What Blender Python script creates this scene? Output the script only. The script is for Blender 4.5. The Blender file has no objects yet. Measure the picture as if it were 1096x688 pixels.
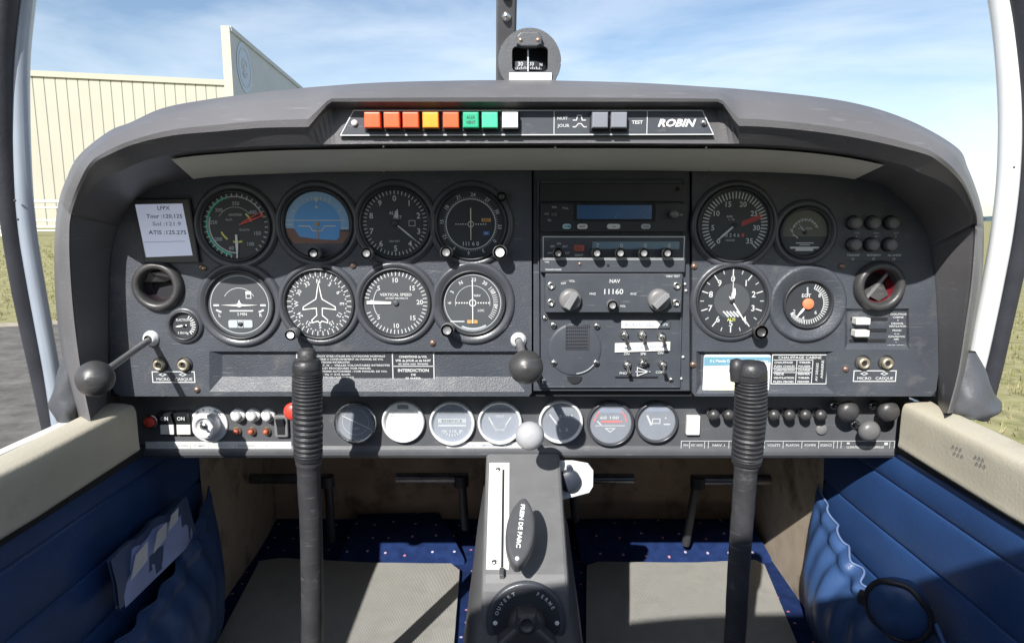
import bpy, math, random
from mathutils import Vector as V, Matrix, noise as mnoise
from mathutils.geometry import tessellate_polygon
random.seed(7)
R = math.radians
sin, cos, pi = math.sin, math.cos, math.pi
scene = bpy.context.scene
col = scene.collection

# ---------------------------------------------------------------- camera model (photo is 1096 x 688)
CAM = V((0.0, -0.70, 1.60)); TILT = R(8.68); FP = 714.0
def ray(px, py):
    u = (px-548)/FP; v = (344-py)/FP
    return V((u, cos(TILT)+v*sin(TILT), -sin(TILT)+v*cos(TILT)))
def W(px, py, Y):
    d = ray(px, py); return CAM + d*((Y-CAM.y)/d.y)
def WX(px, py, X):
    d = ray(px, py); return CAM + d*((X-CAM.x)/d.x)
def WZ(px, py, Z):
    d = ray(px, py); return CAM + d*((Z-CAM.z)/d.z)
def sc(py, Y):
    d = ray(548, py); return (Y-CAM.y)/d.y/FP

# ---------------------------------------------------------------- materials
MATS = {}
def mat(name, rgb, rough=0.5, metal=0.0, spec=0.5, var=0.12, vscale=18.0, bump=0.0, bscale=600.0, btype='noise',
        coat=0.0, dirt=None, emit=None, fine=0.0):
    m = bpy.data.materials.new(name); m.use_nodes = True
    nt = m.node_tree; N = nt.nodes; L = nt.links
    b = N['Principled BSDF']
    b.inputs['Roughness'].default_value = rough; b.inputs['Metallic'].default_value = metal
    b.inputs['Specular IOR Level'].default_value = spec
    b.inputs['Coat Weight'].default_value = coat
    tc = N.new('ShaderNodeTexCoord')
    n1 = N.new('ShaderNodeTexNoise'); n1.inputs['Scale'].default_value = vscale; n1.inputs['Detail'].default_value = 6
    L.new(tc.outputs['Object'], n1.inputs['Vector'])
    rp = N.new('ShaderNodeValToRGB')
    lo = [c*(1-var) for c in rgb]; hi = [min(1, c*(1+var)) for c in rgb]
    rp.color_ramp.elements[0].position = 0.3; rp.color_ramp.elements[0].color = (*lo, 1)
    rp.color_ramp.elements[1].position = 0.7; rp.color_ramp.elements[1].color = (*hi, 1)
    L.new(n1.outputs['Fac'], rp.inputs['Fac'])
    src = rp.outputs['Color']
    if dirt:                       # worn / stained patches with a shape of their own
        dr, dscale, dlo, dhi = dirt
        n2 = N.new('ShaderNodeTexNoise'); n2.inputs['Scale'].default_value = dscale; n2.inputs['Detail'].default_value = 9
        n2.inputs['Roughness'].default_value = 0.7
        L.new(tc.outputs['Object'], n2.inputs['Vector'])
        r2 = N.new('ShaderNodeValToRGB'); r2.color_ramp.elements[0].position = dlo; r2.color_ramp.elements[1].position = dhi
        L.new(n2.outputs['Fac'], r2.inputs['Fac'])
        mx = N.new('ShaderNodeMix'); mx.data_type = 'RGBA'
        L.new(r2.outputs['Color'], mx.inputs['Factor']); L.new(src, mx.inputs['A']); mx.inputs['B'].default_value = (*dr, 1)
        src = mx.outputs['Result']
    L.new(src, b.inputs['Base Color'])
    # roughness break-up
    mr = N.new('ShaderNodeMapRange'); mr.inputs['To Min'].default_value = max(0.02, rough-0.08); mr.inputs['To Max'].default_value = min(1, rough+0.08)
    n3 = N.new('ShaderNodeTexNoise'); n3.inputs['Scale'].default_value = vscale*3.1; n3.inputs['Detail'].default_value = 4
    L.new(tc.outputs['Object'], n3.inputs['Vector']); L.new(n3.outputs['Fac'], mr.inputs['Value']); L.new(mr.outputs['Result'], b.inputs['Roughness'])
    if bump:
        if btype == 'noise':
            t = N.new('ShaderNodeTexNoise'); t.inputs['Scale'].default_value = bscale; t.inputs['Detail'].default_value = 3; out = t.outputs['Fac']
        else:
            t = N.new('ShaderNodeTexVoronoi'); t.inputs['Scale'].default_value = bscale; out = t.outputs['Distance']
        L.new(tc.outputs['Object'], t.inputs['Vector'])
        bp = N.new('ShaderNodeBump'); bp.inputs['Strength'].default_value = bump; bp.inputs['Distance'].default_value = 0.001
        L.new(out, bp.inputs['Height']); L.new(bp.outputs['Normal'], b.inputs['Normal'])
    if emit:
        b.inputs['Emission Color'].default_value = (*emit[0], 1); b.inputs['Emission Strength'].default_value = emit[1]
    MATS[name] = m
    return m

mat('panel_plastic', (0.056,0.063,0.077), 0.44, spec=0.5, var=0.14, vscale=22, bump=0.55, bscale=650, dirt=((0.125,0.125,0.125), 30, 0.54, 0.80))
mat('stack_metal', (0.056,0.063,0.076), 0.46, spec=0.45, var=0.10, vscale=40, bump=0.15, bscale=1200, dirt=((0.17,0.165,0.16), 50, 0.63, 0.80))
mat('sub_panel', (0.085,0.088,0.095), 0.45, spec=0.5, var=0.12, vscale=30, bump=0.2, bscale=1000, dirt=((0.25,0.24,0.23), 40, 0.62, 0.84))
mat('hood_leather', (0.122,0.119,0.124), 0.42, spec=0.6, var=0.14, vscale=9, bump=0.16, bscale=900, btype='voronoi', dirt=((0.17,0.155,0.14), 14, 0.62, 0.86))
mat('gap_black', (0.012,0.013,0.016), 0.8)
mat('black', (0.022,0.023,0.026), 0.45, var=0.15)
mat('dial_black', (0.030,0.034,0.040), 0.5, var=0.1)
mat('dial_grey', (0.066,0.072,0.080), 0.5, var=0.08)
mat('bezel', (0.030,0.032,0.036), 0.38, spec=0.55, var=0.12, bump=0.1, bscale=900)
mat('bezel_ring', (0.062,0.067,0.078), 0.32, spec=0.5, var=0.12, bump=0.15, bscale=900)
mat('white', (0.80,0.80,0.78), 0.5, var=0.04)
mat('ink_white', (0.56,0.58,0.58), 0.55, var=0.04)
mat('dim_white', (0.42,0.46,0.48), 0.55, var=0.06)
mat('label_white', (0.66,0.66,0.63), 0.5, var=0.08, vscale=60)
mat('paper', (0.78,0.80,0.84), 0.7, var=0.05)
mat('cream_strip', (0.82,0.80,0.70), 0.55, var=0.06, vscale=12)
mat('cream_sill', (0.48,0.445,0.355), 0.60, var=0.06, vscale=14, bump=0.3, bscale=350, dirt=((0.38,0.34,0.26), 22, 0.56, 0.78))
mat('cream_foot', (0.42,0.35,0.27), 0.8, var=0.12, vscale=25, bump=0.3, bscale=300, dirt=((0.10,0.07,0.05), 12, 0.52, 0.72))
mat('steel', (0.62,0.61,0.58), 0.28, metal=1, var=0.10, vscale=90)
mat('alu', (0.80,0.81,0.81), 0.35, metal=0.2, var=0.06, vscale=60)
mat('brass', (0.55,0.42,0.30), 0.38, metal=0.9, var=0.15, vscale=200)
mat('screw_bronze', (0.30,0.20,0.16), 0.4, metal=0.7, var=0.2, vscale=300)
mat('jack_metal', (0.55,0.48,0.36), 0.4, metal=0.8, var=0.15, vscale=300)
mat('knob_grey', (0.17,0.17,0.17), 0.42, var=0.08, vscale=60)
mat('knob_black', (0.048,0.047,0.048), 0.40, spec=0.6, var=0.15, vscale=60, bump=0.15, bscale=400)
mat('knob_light', (0.23,0.232,0.24), 0.38, spec=0.5, var=0.08, vscale=60)
mat('rubber', (0.028,0.028,0.031), 0.42, spec=0.55, var=0.2, vscale=40, bump=0.25, bscale=500)
mat('gaiter', (0.040,0.040,0.043), 0.50, spec=0.5, var=0.25, vscale=30, bump=0.5, bscale=120, dirt=((0.16,0.15,0.14), 60, 0.60, 0.82))
mat('lamp_red', (0.85,0.13,0.045), 0.35, var=0.06, vscale=80)
mat('lamp_orange', (0.92,0.36,0.035), 0.35, var=0.06, vscale=80)
mat('lamp_green', (0.08,0.62,0.32), 0.35, var=0.06)
mat('lamp_dkgreen', (0.03,0.42,0.22), 0.35, var=0.06)
mat('lamp_grey', (0.20,0.21,0.24), 0.45, var=0.06)
mat('red', (0.62,0.06,0.04), 0.4, var=0.1)
mat('needle_red', (0.80,0.10,0.08), 0.5)
mat('orange_dot', (0.80,0.22,0.10), 0.5)
mat('amber', (0.55,0.30,0.08), 0.5)
mat('flag_blue', (0.04,0.14,0.42), 0.5)
mat('green', (0.05,0.50,0.33), 0.5)
mat('yellow', (0.62,0.66,0.15), 0.5)
mat('horizon_blue', (0.10,0.34,0.72), 0.45, var=0.05)
mat('horizon_brown', (0.19,0.10,0.075), 0.5, var=0.05)
mat('ring_blue', (0.24,0.44,0.68), 0.45, var=0.05)
mat('card_blue', (0.16,0.34,0.44), 0.5, var=0.1)
mat('card_yellow', (0.82,0.80,0.58), 0.6, var=0.05)
mat('lcd_blue', (0.03,0.07,0.14), 0.25, spec=0.6, var=0.2, emit=((0.03,0.10,0.24),0.07))
mat('lcd_pale', (0.16,0.24,0.30), 0.3, var=0.1)
mat('ink_dark', (0.05,0.06,0.09), 0.6)
mat('ink_blue', (0.30,0.34,0.48), 0.6)
mat('vinyl_blue', (0.026,0.070,0.200), 0.42, spec=0.5, var=0.12, vscale=14, bump=0.25, bscale=700, btype='voronoi')
mat('vinyl_pocket', (0.036,0.082,0.205), 0.40, spec=0.55, var=0.15, vscale=14, bump=0.25, bscale=700, btype='voronoi')
mat('vinyl_black', (0.03,0.03,0.035), 0.4, var=0.2)
mat('boot_vinyl', (0.070,0.074,0.084), 0.42, spec=0.5, var=0.15, bump=0.3, bscale=200)
mat('firewall', (0.44,0.33,0.24), 0.75, var=0.2, vscale=14, bump=0.3, bscale=200, dirt=((0.12,0.085,0.06), 9, 0.56, 0.74))
mat('pedal_metal', (0.16,0.16,0.17), 0.30, metal=0.8, var=0.2, vscale=60)
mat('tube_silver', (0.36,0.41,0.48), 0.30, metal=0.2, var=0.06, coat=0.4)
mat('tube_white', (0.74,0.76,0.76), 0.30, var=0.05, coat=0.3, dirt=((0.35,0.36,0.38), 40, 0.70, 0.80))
mat('seal_dark', (0.030,0.032,0.040), 0.55, var=0.3, vscale=20, bump=0.3, bscale=300)
mat('console_paint', (0.140,0.140,0.143), 0.42, spec=0.5, var=0.08, vscale=50, bump=0.2, bscale=1000, dirt=((0.24,0.23,0.22), 60, 0.66, 0.85))
mat('tunnel_skin', (0.065,0.065,0.067), 0.50, var=0.15, vscale=20, bump=0.3, bscale=500)
mat('metal_clad', (0.44,0.425,0.345), 0.5, var=0.04, vscale=0.3)
mat('clad_seam', (0.34,0.34,0.30), 0.6, var=0.05)
mat('fascia_grey', (0.46,0.50,0.57), 0.6, var=0.05, vscale=0.5)
mat('emblem_blue', (0.46,0.56,0.74), 0.6, var=0.04)
mat('rail_white', (0.72,0.73,0.70), 0.5, var=0.05)
mat('trees_far', (0.045,0.075,0.085), 0.9, var=0.25, vscale=0.05)
mat('aircraft_white', (0.75,0.75,0.72), 0.35, var=0.04)
mat('seat_blue', (0.03,0.07,0.22), 0.6, var=0.1)
mat('headliner', (0.45,0.43,0.38), 0.8, var=0.05)

def special_mats():
    # glass that lets light through and shows a faint reflection
    m = bpy.data.materials.new('instrument_glass'); m.use_nodes = True; nt = m.node_tree; N = nt.nodes; L = nt.links; N.clear()
    o = N.new('ShaderNodeOutputMaterial'); mx = N.new('ShaderNodeMixShader'); tr = N.new('ShaderNodeBsdfTransparent'); gl = N.new('ShaderNodeBsdfGlossy')
    fr = N.new('ShaderNodeFresnel'); fr.inputs['IOR'].default_value = 1.5
    gl.inputs['Roughness'].default_value = 0.08; tr.inputs['Color'].default_value = (0.95, 0.96, 0.97, 1)
    tc = N.new('ShaderNodeTexCoord'); nz = N.new('ShaderNodeTexNoise'); nz.inputs['Scale'].default_value = 60
    mr = N.new('ShaderNodeMapRange'); mr.inputs['To Min'].default_value = 0.04; mr.inputs['To Max'].default_value = 0.14
    L.new(tc.outputs['Object'], nz.inputs['Vector']); L.new(nz.outputs['Fac'], mr.inputs['Value']); L.new(mr.outputs['Result'], gl.inputs['Roughness'])
    L.new(fr.outputs['Fac'], mx.inputs['Fac']); L.new(tr.outputs[0], mx.inputs[1]); L.new(gl.outputs[0], mx.inputs[2]); L.new(mx.outputs[0], o.inputs['Surface'])
    MATS['glass'] = m
    # dusty glass: a film of dust that catches the sun
    m = bpy.data.materials.new('dusty_glass'); m.use_nodes = True; nt = m.node_tree; N = nt.nodes; L = nt.links; N.clear()
    o = N.new('ShaderNodeOutputMaterial'); mx = N.new('ShaderNodeMixShader'); tr = N.new('ShaderNodeBsdfTransparent'); pb = N.new('ShaderNodeBsdfPrincipled')
    pb.inputs['Base Color'].default_value = (0.75, 0.78, 0.82, 1); pb.inputs['Roughness'].default_value = 0.2
    tc = N.new('ShaderNodeTexCoord'); nz = N.new('ShaderNodeTexNoise'); nz.inputs['Scale'].default_value = 90; nz.inputs['Detail'].default_value = 6
    mr = N.new('ShaderNodeMapRange'); mr.inputs['To Min'].default_value = 0.09; mr.inputs['To Max'].default_value = 0.19
    L.new(tc.outputs['Object'], nz.inputs['Vector']); L.new(nz.outputs['Fac'], mr.inputs['Value']); L.new(mr.outputs['Result'], mx.inputs['Fac'])
    L.new(tr.outputs[0], mx.inputs[1]); L.new(pb.outputs[0], mx.inputs[2]); L.new(mx.outputs[0], o.inputs['Surface'])
    MATS['dusty_glass'] = m
    # navy carpet with small pale and red dots
    m = mat('carpet', (0.012,0.027,0.095), 0.95, spec=0.1, var=0.25, vscale=60, bump=0.8, bscale=900)
    nt = m.node_tree; N = nt.nodes; L = nt.links; b = N['Principled BSDF']
    src = b.inputs['Base Color'].links[0].from_socket
    tc = N.new('ShaderNodeTexCoord'); vo = N.new('ShaderNodeTexVoronoi'); vo.voronoi_dimensions = '2D'; vo.inputs['Scale'].default_value = 27; vo.inputs['Randomness'].default_value = 0.35
    L.new(tc.outputs['Object'], vo.inputs['Vector'])
    lt = N.new('ShaderNodeMath'); lt.operation = 'LESS_THAN'; lt.inputs[1].default_value = 0.062; L.new(vo.outputs['Distance'], lt.inputs[0])
    r = N.new('ShaderNodeValToRGB'); r.color_ramp.elements[0].color = (0.45,0.08,0.10,1); r.color_ramp.elements[1].color = (0.42,0.45,0.62,1)
    L.new(vo.outputs['Color'], r.inputs['Fac'])
    mx = N.new('ShaderNodeMix'); mx.data_type = 'RGBA'; L.new(lt.outputs[0], mx.inputs['Factor']); L.new(src, mx.inputs['A']); L.new(r.outputs['Color'], mx.inputs['B'])
    L.new(mx.outputs['Result'], b.inputs['Base Color'])
    # woven rubber mat
    m = mat('mat_weave', (0.38,0.375,0.345), 0.8, spec=0.2, var=0.10, vscale=9, dirt=((0.28,0.275,0.26), 10, 0.48, 0.78))
    nt = m.node_tree; N = nt.nodes; L = nt.links; b = N['Principled BSDF']
    tc = N.new('ShaderNodeTexCoord'); hs = []
    for d in ('X', 'Y'):
        w = N.new('ShaderNodeTexWave'); w.bands_direction = d; w.inputs['Scale'].default_value = 140; w.inputs['Distortion'].default_value = 0.6
        L.new(tc.outputs['Object'], w.inputs['Vector']); hs.append(w)
    ad = N.new('ShaderNodeMath'); ad.operation = 'ADD'; L.new(hs[0].outputs['Fac'], ad.inputs[0]); L.new(hs[1].outputs['Fac'], ad.inputs[1])
    bp = N.new('ShaderNodeBump'); bp.inputs['Strength'].default_value = 0.6; bp.inputs['Distance'].default_value = 0.0015
    L.new(ad.outputs[0], bp.inputs['Height']); L.new(bp.outputs['Normal'], b.inputs['Normal'])
    # grass
    m = mat('dry_grass', (0.20,0.197,0.085), 0.95, spec=0.1, var=0.35, vscale=5, bump=1.0, bscale=30, dirt=((0.36,0.32,0.19), 6, 0.40, 0.68))
    m = mat('asphalt', (0.115,0.108,0.100), 0.9, spec=0.2, var=0.25, vscale=6, bump=1.0, bscale=70, dirt=((0.19,0.185,0.17), 2.5, 0.45, 0.70))
    m = mat('gravel', (0.34,0.29,0.22), 0.95, var=0.2, vscale=6, bump=1.0, bscale=50)
special_mats()

# ---------------------------------------------------------------- mesh builder
TCACHE = {}
def text_mesh(s, bold, italic=0.0):
    key = (s, bold, italic)
    if key in TCACHE: return TCACHE[key]
    cu = bpy.data.curves.new('t', 'FONT'); cu.body = s; cu.size = 1.0; cu.resolution_u = 2; cu.offset = bold; cu.shear = italic
    cu.fill_mode = 'BOTH'
    ob = bpy.data.objects.new('t', cu)
    me = bpy.data.meshes.new_from_object(ob)
    vs = [v.co.copy() for v in me.vertices]; fs = [tuple(p.vertices) for p in me.polygons]
    bpy.data.objects.remove(ob); bpy.data.meshes.remove(me); bpy.data.curves.remove(cu)
    TCACHE[key] = (vs, fs)
    return vs, fs

class MB:
    """collects faces in local units of k metres; x right, z up, -y towards the viewer"""
    def __init__(s, k=1.0):
        s.k = k; s.v = []; s.f = []; s.m = []; s.sm = []; s.mats = []
    def add(s, vs, fs, m, smooth=False):
        if m not in s.mats: s.mats.append(m)
        i = s.mats.index(m); o = len(s.v)
        s.v += [V(v)*s.k for v in vs]
        for f in fs: s.f.append([o+a for a in f]); s.m.append(i); s.sm.append(smooth)
        return s
    def lathe(s, prof, c=(0,0), m='black', n=40, y0=0.0, sq=1.0, a0=0):
        vs = []; rows = []
        for r, y in prof:
            if r < 1e-6: rows.append([len(vs)]*n); vs.append((c[0], y+y0, c[1]))
            else:
                rows.append(list(range(len(vs), len(vs)+n)))
                for i in range(n):
                    a = 2*pi*i/n+a0; vs.append((c[0]+r*cos(a), y+y0, c[1]+r*sq*sin(a)))
        fs = []
        for j in range(len(rows)-1):
            A, B = rows[j], rows[j+1]
            for i in range(n):
                k = (i+1) % n
                f = []
                for q in (A[i], A[k], B[k], B[i]):
                    if q not in f: f.append(q)
                if len(f) >= 3: fs.append(f)
        return s.add(vs, fs, m, n > 10)
    def disc(s, r, c=(0,0), y=0.0, m='black', n=48):
        vs = [(c[0]+r*cos(2*pi*i/n), y, c[1]+r*sin(2*pi*i/n)) for i in range(n)]
        return s.add(vs, [list(range(n))], m)
    def box(s, x0, x1, y0, y1, z0, z1, m):
        vs = [(x, y, z) for x in (x0, x1) for y in (y0, y1) for z in (z0, z1)]
        fs = [(0,1,3,2),(4,6,7,5),(0,4,5,1),(2,3,7,6),(0,2,6,4),(1,5,7,3)]
        return s.add(vs, fs, m)
    def prism(s, pts, yb, yf, m, bev=0.0, mf=None):
        """outline pts (x,z); back at yb, front at yf (yf < yb), bevelled front edge"""
        n = len(pts); P = [V((p[0], p[1])) for p in pts]
        area = sum(P[i].x*P[(i+1)%n].y-P[(i+1)%n].x*P[i].y for i in range(n))
        if area < 0: P.reverse()
        def inset(b):
            out = []
            for i in range(n):
                a, c_, d = P[i-1], P[i], P[(i+1)%n]
                e1 = (c_-a); e2 = (d-c_)
                e1 = e1.normalized() if e1.length else e1; e2 = e2.normalized() if e2.length else e2
                n1 = V((-e1.y, e1.x)); n2 = V((-e2.y, e2.x)); q = n1+n2
                l = q.length
                q = q/l if l > 1e-6 else n1
                out.append(c_+q*b/max(0.5, q.dot(n1)))
            return out
        rows = [[(p.x, yb, p.y) for p in P]]
        if bev:
            for k in range(4):
                a = k/3*pi/2
                rows.append([(p.x, yf+bev*(1-sin(a)), p.y) for p in inset(bev*(1-cos(a)))])
        else: rows.append([(p.x, yf, p.y) for p in P])
        vs = [v for r in rows for v in r]
        fs = []
        for j in range(len(rows)-1):
            for i in range(n):
                k = (i+1) % n
                fs.append((j*n+i, j*n+k, (j+1)*n+k, (j+1)*n+i))
        s.add(vs, fs, m, False)
        s.add(rows[-1], [list(range(n))], mf or m)
        s.add(rows[0], [list(range(n))[::-1]], m)
        return s
    def stroke(s, pts, w, y, m, closed=False):
        P = [V(p) for p in pts]; n = len(P); vs = []; fs = []
        for i in range(n):
            a = P[i-1] if (i > 0 or closed) else P[i]; b = P[(i+1) % n] if (i < n-1 or closed) else P[i]
            d1 = (P[i]-a); d2 = (b-P[i])
            d1 = d1.normalized() if d1.length > 1e-9 else d2.normalized(); d2 = d2.normalized() if d2.length > 1e-9 else d1
            n1 = V((-d1.y, d1.x)); q = n1+V((-d2.y, d2.x)); q = q.normalized() if q.length > 1e-6 else n1
            h = w/2/max(0.4, q.dot(n1))
            vs += [(P[i].x+q.x*h, y, P[i].y+q.y*h), (P[i].x-q.x*h, y, P[i].y-q.y*h)]
        m_ = n if closed else n-1
        for i in range(m_):
            k = (i+1) % n; fs.append((2*i, 2*i+1, 2*k+1, 2*k))
        return s.add(vs, fs, m)
    def rectline(s, x0, x1, z0, z1, w, y, m):
        return s.stroke([(x0,z0),(x1,z0),(x1,z1),(x0,z1)], w, y, m, True)
    def flat(s, x0, x1, z0, z1, y, m):
        return s.add([(x0,y,z0),(x1,y,z0),(x1,y,z1),(x0,y,z1)], [(0,1,2,3)], m)
    def poly(s, pts, y, m):
        return s.add([(p[0], y, p[1]) for p in pts], [list(range(len(pts)))], m)
    def ticks(s, r0, r1, a0, a1, n, w, y, m, c=(0,0), skip=()):
        for i in range(n):
            if i in skip: continue
            a = R(a0+(a1-a0)*i/max(1, n-1))
            s.stroke([(c[0]+r0*sin(a), c[1]+r0*cos(a)), (c[0]+r1*sin(a), c[1]+r1*cos(a))], w, y, m)
        return s
    def arc(s, r, a0, a1, w, y, m, c=(0,0), n=24):
        return s.stroke([(c[0]+r*sin(R(a0+(a1-a0)*i/n)), c[1]+r*cos(R(a0+(a1-a0)*i/n))) for i in range(n+1)], w, y, m)
    def text(s, t, x, z, h, y, m, al='C', bold=0.016, rot=0.0, wid=None, italic=0.0, sx=1.0):
        """h = capital height; rot clockwise degrees; wid = forced width"""
        vs, fs = text_mesh(t, bold, italic)
        if not vs: return s
        x0 = min(v.x for v in vs); x1 = max(v.x for v in vs); z0 = min(v.y for v in vs); z1 = max(v.y for v in vs)
        k = h/0.73
        kx = k*sx
        if wid: kx = wid/(x1-x0)
        ox = {'C': (x0+x1)/2, 'L': x0, 'R': x1}[al]
        ca, sa = cos(-R(rot)), sin(-R(rot)); out = []
        for v in vs:
            a = (v.x-ox)*kx; b = (v.y-0.365)*k
            out.append((x+a*ca-b*sa, y, z+a*sa+b*ca))
        return s.add(out, fs, m)
    def lines(s, x0, x1, z0, z1, n, h, y, m, texts, al='L'):
        """small print filling a rectangle"""
        for i in range(n):
            z = z1-(i+0.5)*(z1-z0)/n; t = texts[i % len(texts)]
            s.text(t, x0 if al == 'L' else (x0+x1)/2, z, h, y, m, al, 0.012, wid=min((x1-x0), len(t)*h*0.78))
        return s
    def tube(s, pts, r, m, n=14, caps=True, sq=1.0):
        P = [V(p) for p in pts]; rs = r if isinstance(r, (list, tuple)) else [r]*len(P)
        vs = []; fs = []
        up = None
        for i, p in enumerate(P):
            t = (P[min(i+1, len(P)-1)]-P[max(i-1, 0)]).normalized()
            if up is None:
                up = V((0,0,1)) if abs(t.z) < 0.9 else V((1,0,0))
            a = t.cross(up).normalized(); b = a.cross(t).normalized(); up = b
            for k in range(n):
                q = 2*pi*k/n; vs.append(p+(a*cos(q)+b*sin(q)*sq)*rs[i])
        for i in range(len(P)-1):
            for k in range(n):
                j = (k+1) % n; fs.append((i*n+k, i*n+j, (i+1)*n+j, (i+1)*n+k))
        s.add(vs, fs, m, True)
        if caps:
            s.add(vs[:n], [list(range(n))], m); s.add(vs[-n:], [list(range(n))], m)
        return s
    def loft(s, rows, m, closed=False, smooth=True):
        n = len(rows[0]); vs = [p for r in rows for p in r]; fs = []
        for j in range(len(rows)-1):
            for i in range(n if closed else n-1):
                k = (i+1) % n; fs.append((j*n+i, j*n+k, (j+1)*n+k, (j+1)*n+i))
        return s.add(vs, fs, m, smooth)
    def sphere(s, c, r, m, n=28, sy=1.0):
        vs = []; h = n//2
        for j in range(1, h):
            a = pi*j/h
            for i in range(n):
                b = 2*pi*i/n; vs.append((c[0]+r*sin(a)*cos(b), c[1]-r*sy*cos(a), c[2]+r*sin(a)*sin(b)))
        fs = [(j*n+i, j*n+(i+1)%n, (j+1)*n+(i+1)%n, (j+1)*n+i) for j in range(h-2) for i in range(n)]
        vs += [(c[0], c[1]-r*sy, c[2]), (c[0], c[1]+r*sy, c[2])]; t0 = len(vs)-2
        fs += [(t0, (i+1)%n, i) for i in range(n)] + [(t0+1, (h-2)*n+i, (h-2)*n+(i+1)%n) for i in range(n)]
        return s.add(vs, fs, m, True)
    def build(s, name, parent=None, loc=None):
        me = bpy.data.meshes.new(name)
        me.from_pydata([tuple(v) for v in s.v], [], s.f)
        for m in s.mats: me.materials.append(MATS[m])
        me.polygons.foreach_set('material_index', s.m); me.polygons.foreach_set('use_smooth', s.sm)
        me.update()
        o = bpy.data.objects.new(name, me); col.objects.link(o)
        if parent is not None: o.parent = parent
        if loc is not None: o.location = loc
        return o

def tag(o, label=None, cat=None, group=None, kind=None):
    if label: o['label'] = label
    if cat: o['category'] = cat
    if group: o['group'] = group
    if kind: o['kind'] = kind
    return o
def thing(name, label, cat, loc=(0,0,0), group=None, rx=0.0):
    o = bpy.data.objects.new(name, None); col.objects.link(o); o.location = loc; o.rotation_euler = (rx, 0, 0)
    o.empty_display_size = 0.02
    return tag(o, label, cat, group)
def copy_tree(o, parent=None):
    c = o.copy(); col.objects.link(c); c.parent = parent
    for ch in o.children: copy_tree(ch, c)
    return c
def copy_thing(o, label, loc):
    kids = list(o.children); c = o.copy(); col.objects.link(c); c.location = loc; c['label'] = label
    for k in kids: copy_tree(k, c)
    return c
def rrect(x0, x1, z0, z1, r, n=5):
    P = []
    for cx, cz, a0 in ((x1-r, z1-r, 0), (x0+r, z1-r, 90), (x0+r, z0+r, 180), (x1-r, z0+r, 270)):
        for i in range(n+1):
            a = R(a0+90*i/n); P.append((cx+r*cos(a), cz+r*sin(a)))
    return P
def catmull(P, sub):
    out = []; n = len(P)
    for i in range(n-1):
        p0 = P[max(i-1, 0)]; p1 = P[i]; p2 = P[i+1]; p3 = P[min(i+2, n-1)]
        for k in range(sub):
            t = k/sub
            out.append(tuple(0.5*((2*p1[d])+(-p0[d]+p2[d])*t+(2*p0[d]-5*p1[d]+4*p2[d]-p3[d])*t*t+(-p0[d]+3*p1[d]-3*p2[d]+p3[d])*t**3) for d in range(len(p1))))
    out.append(tuple(P[-1])); return out
def interp(x, tab):
    if x <= tab[0][0]: return tab[0][1]
    for a, b in zip(tab, tab[1:]):
        if x <= b[0]: return a[1]+(b[1]-a[1])*(x-a[0])/(b[0]-a[0])
    return tab[-1][1]

mat('red_tube', (0.16,0.012,0.02), 0.5)
mat('tube_dark', (0.02,0.014,0.018), 0.5)
mat('dial_olive', (0.105,0.105,0.085), 0.5)
mat('lcd_cyan', (0.42,0.68,0.72), 0.4)
mat('lamp_dim_red', (0.42,0.10,0.06), 0.4)
mat('dial_pale', (0.21,0.24,0.29), 0.5, var=0.06)
mat('dial_mid', (0.155,0.175,0.21), 0.5, var=0.06)
mat('bezel_black', (0.05,0.052,0.06), 0.3)
mat('flag_grey', (0.20,0.24,0.33), 0.5)
mat('knob_mid', (0.12,0.12,0.12), 0.4)
mat('compass_grey', (0.078,0.082,0.090), 0.42, spec=0.5, var=0.08, vscale=60, bump=0.2, bscale=900)
mat('post_grey', (0.10,0.10,0.105), 0.45, spec=0.5, var=0.15, vscale=60)
mat('lever_rod', (0.22,0.22,0.23), 0.30, metal=0.4, var=0.1)
mat('handle_grey', (0.075,0.077,0.083), 0.38, spec=0.55, var=0.08, vscale=80, bump=0.1, bscale=900)
mat('plug_navy', (0.035,0.042,0.06), 0.45)
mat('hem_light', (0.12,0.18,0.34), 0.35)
mat('map_cover', (0.08,0.12,0.22), 0.4)
mat('paper_blue', (0.40,0.48,0.80), 0.45)
mat('map_patch', (0.80,0.80,0.82), 0.5)
mat('knob_breaker', (0.16,0.16,0.16), 0.45)
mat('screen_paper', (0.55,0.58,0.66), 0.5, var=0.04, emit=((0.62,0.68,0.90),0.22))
def based(px, py, Y, h):
    "base point on plane Y of something whose head, h in front of it, is seen at px, py"
    return W(px, py, Y-h)+V((0, h, 0))
mat('ball_pale', (0.40,0.405,0.42), 0.36, var=0.06)
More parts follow.
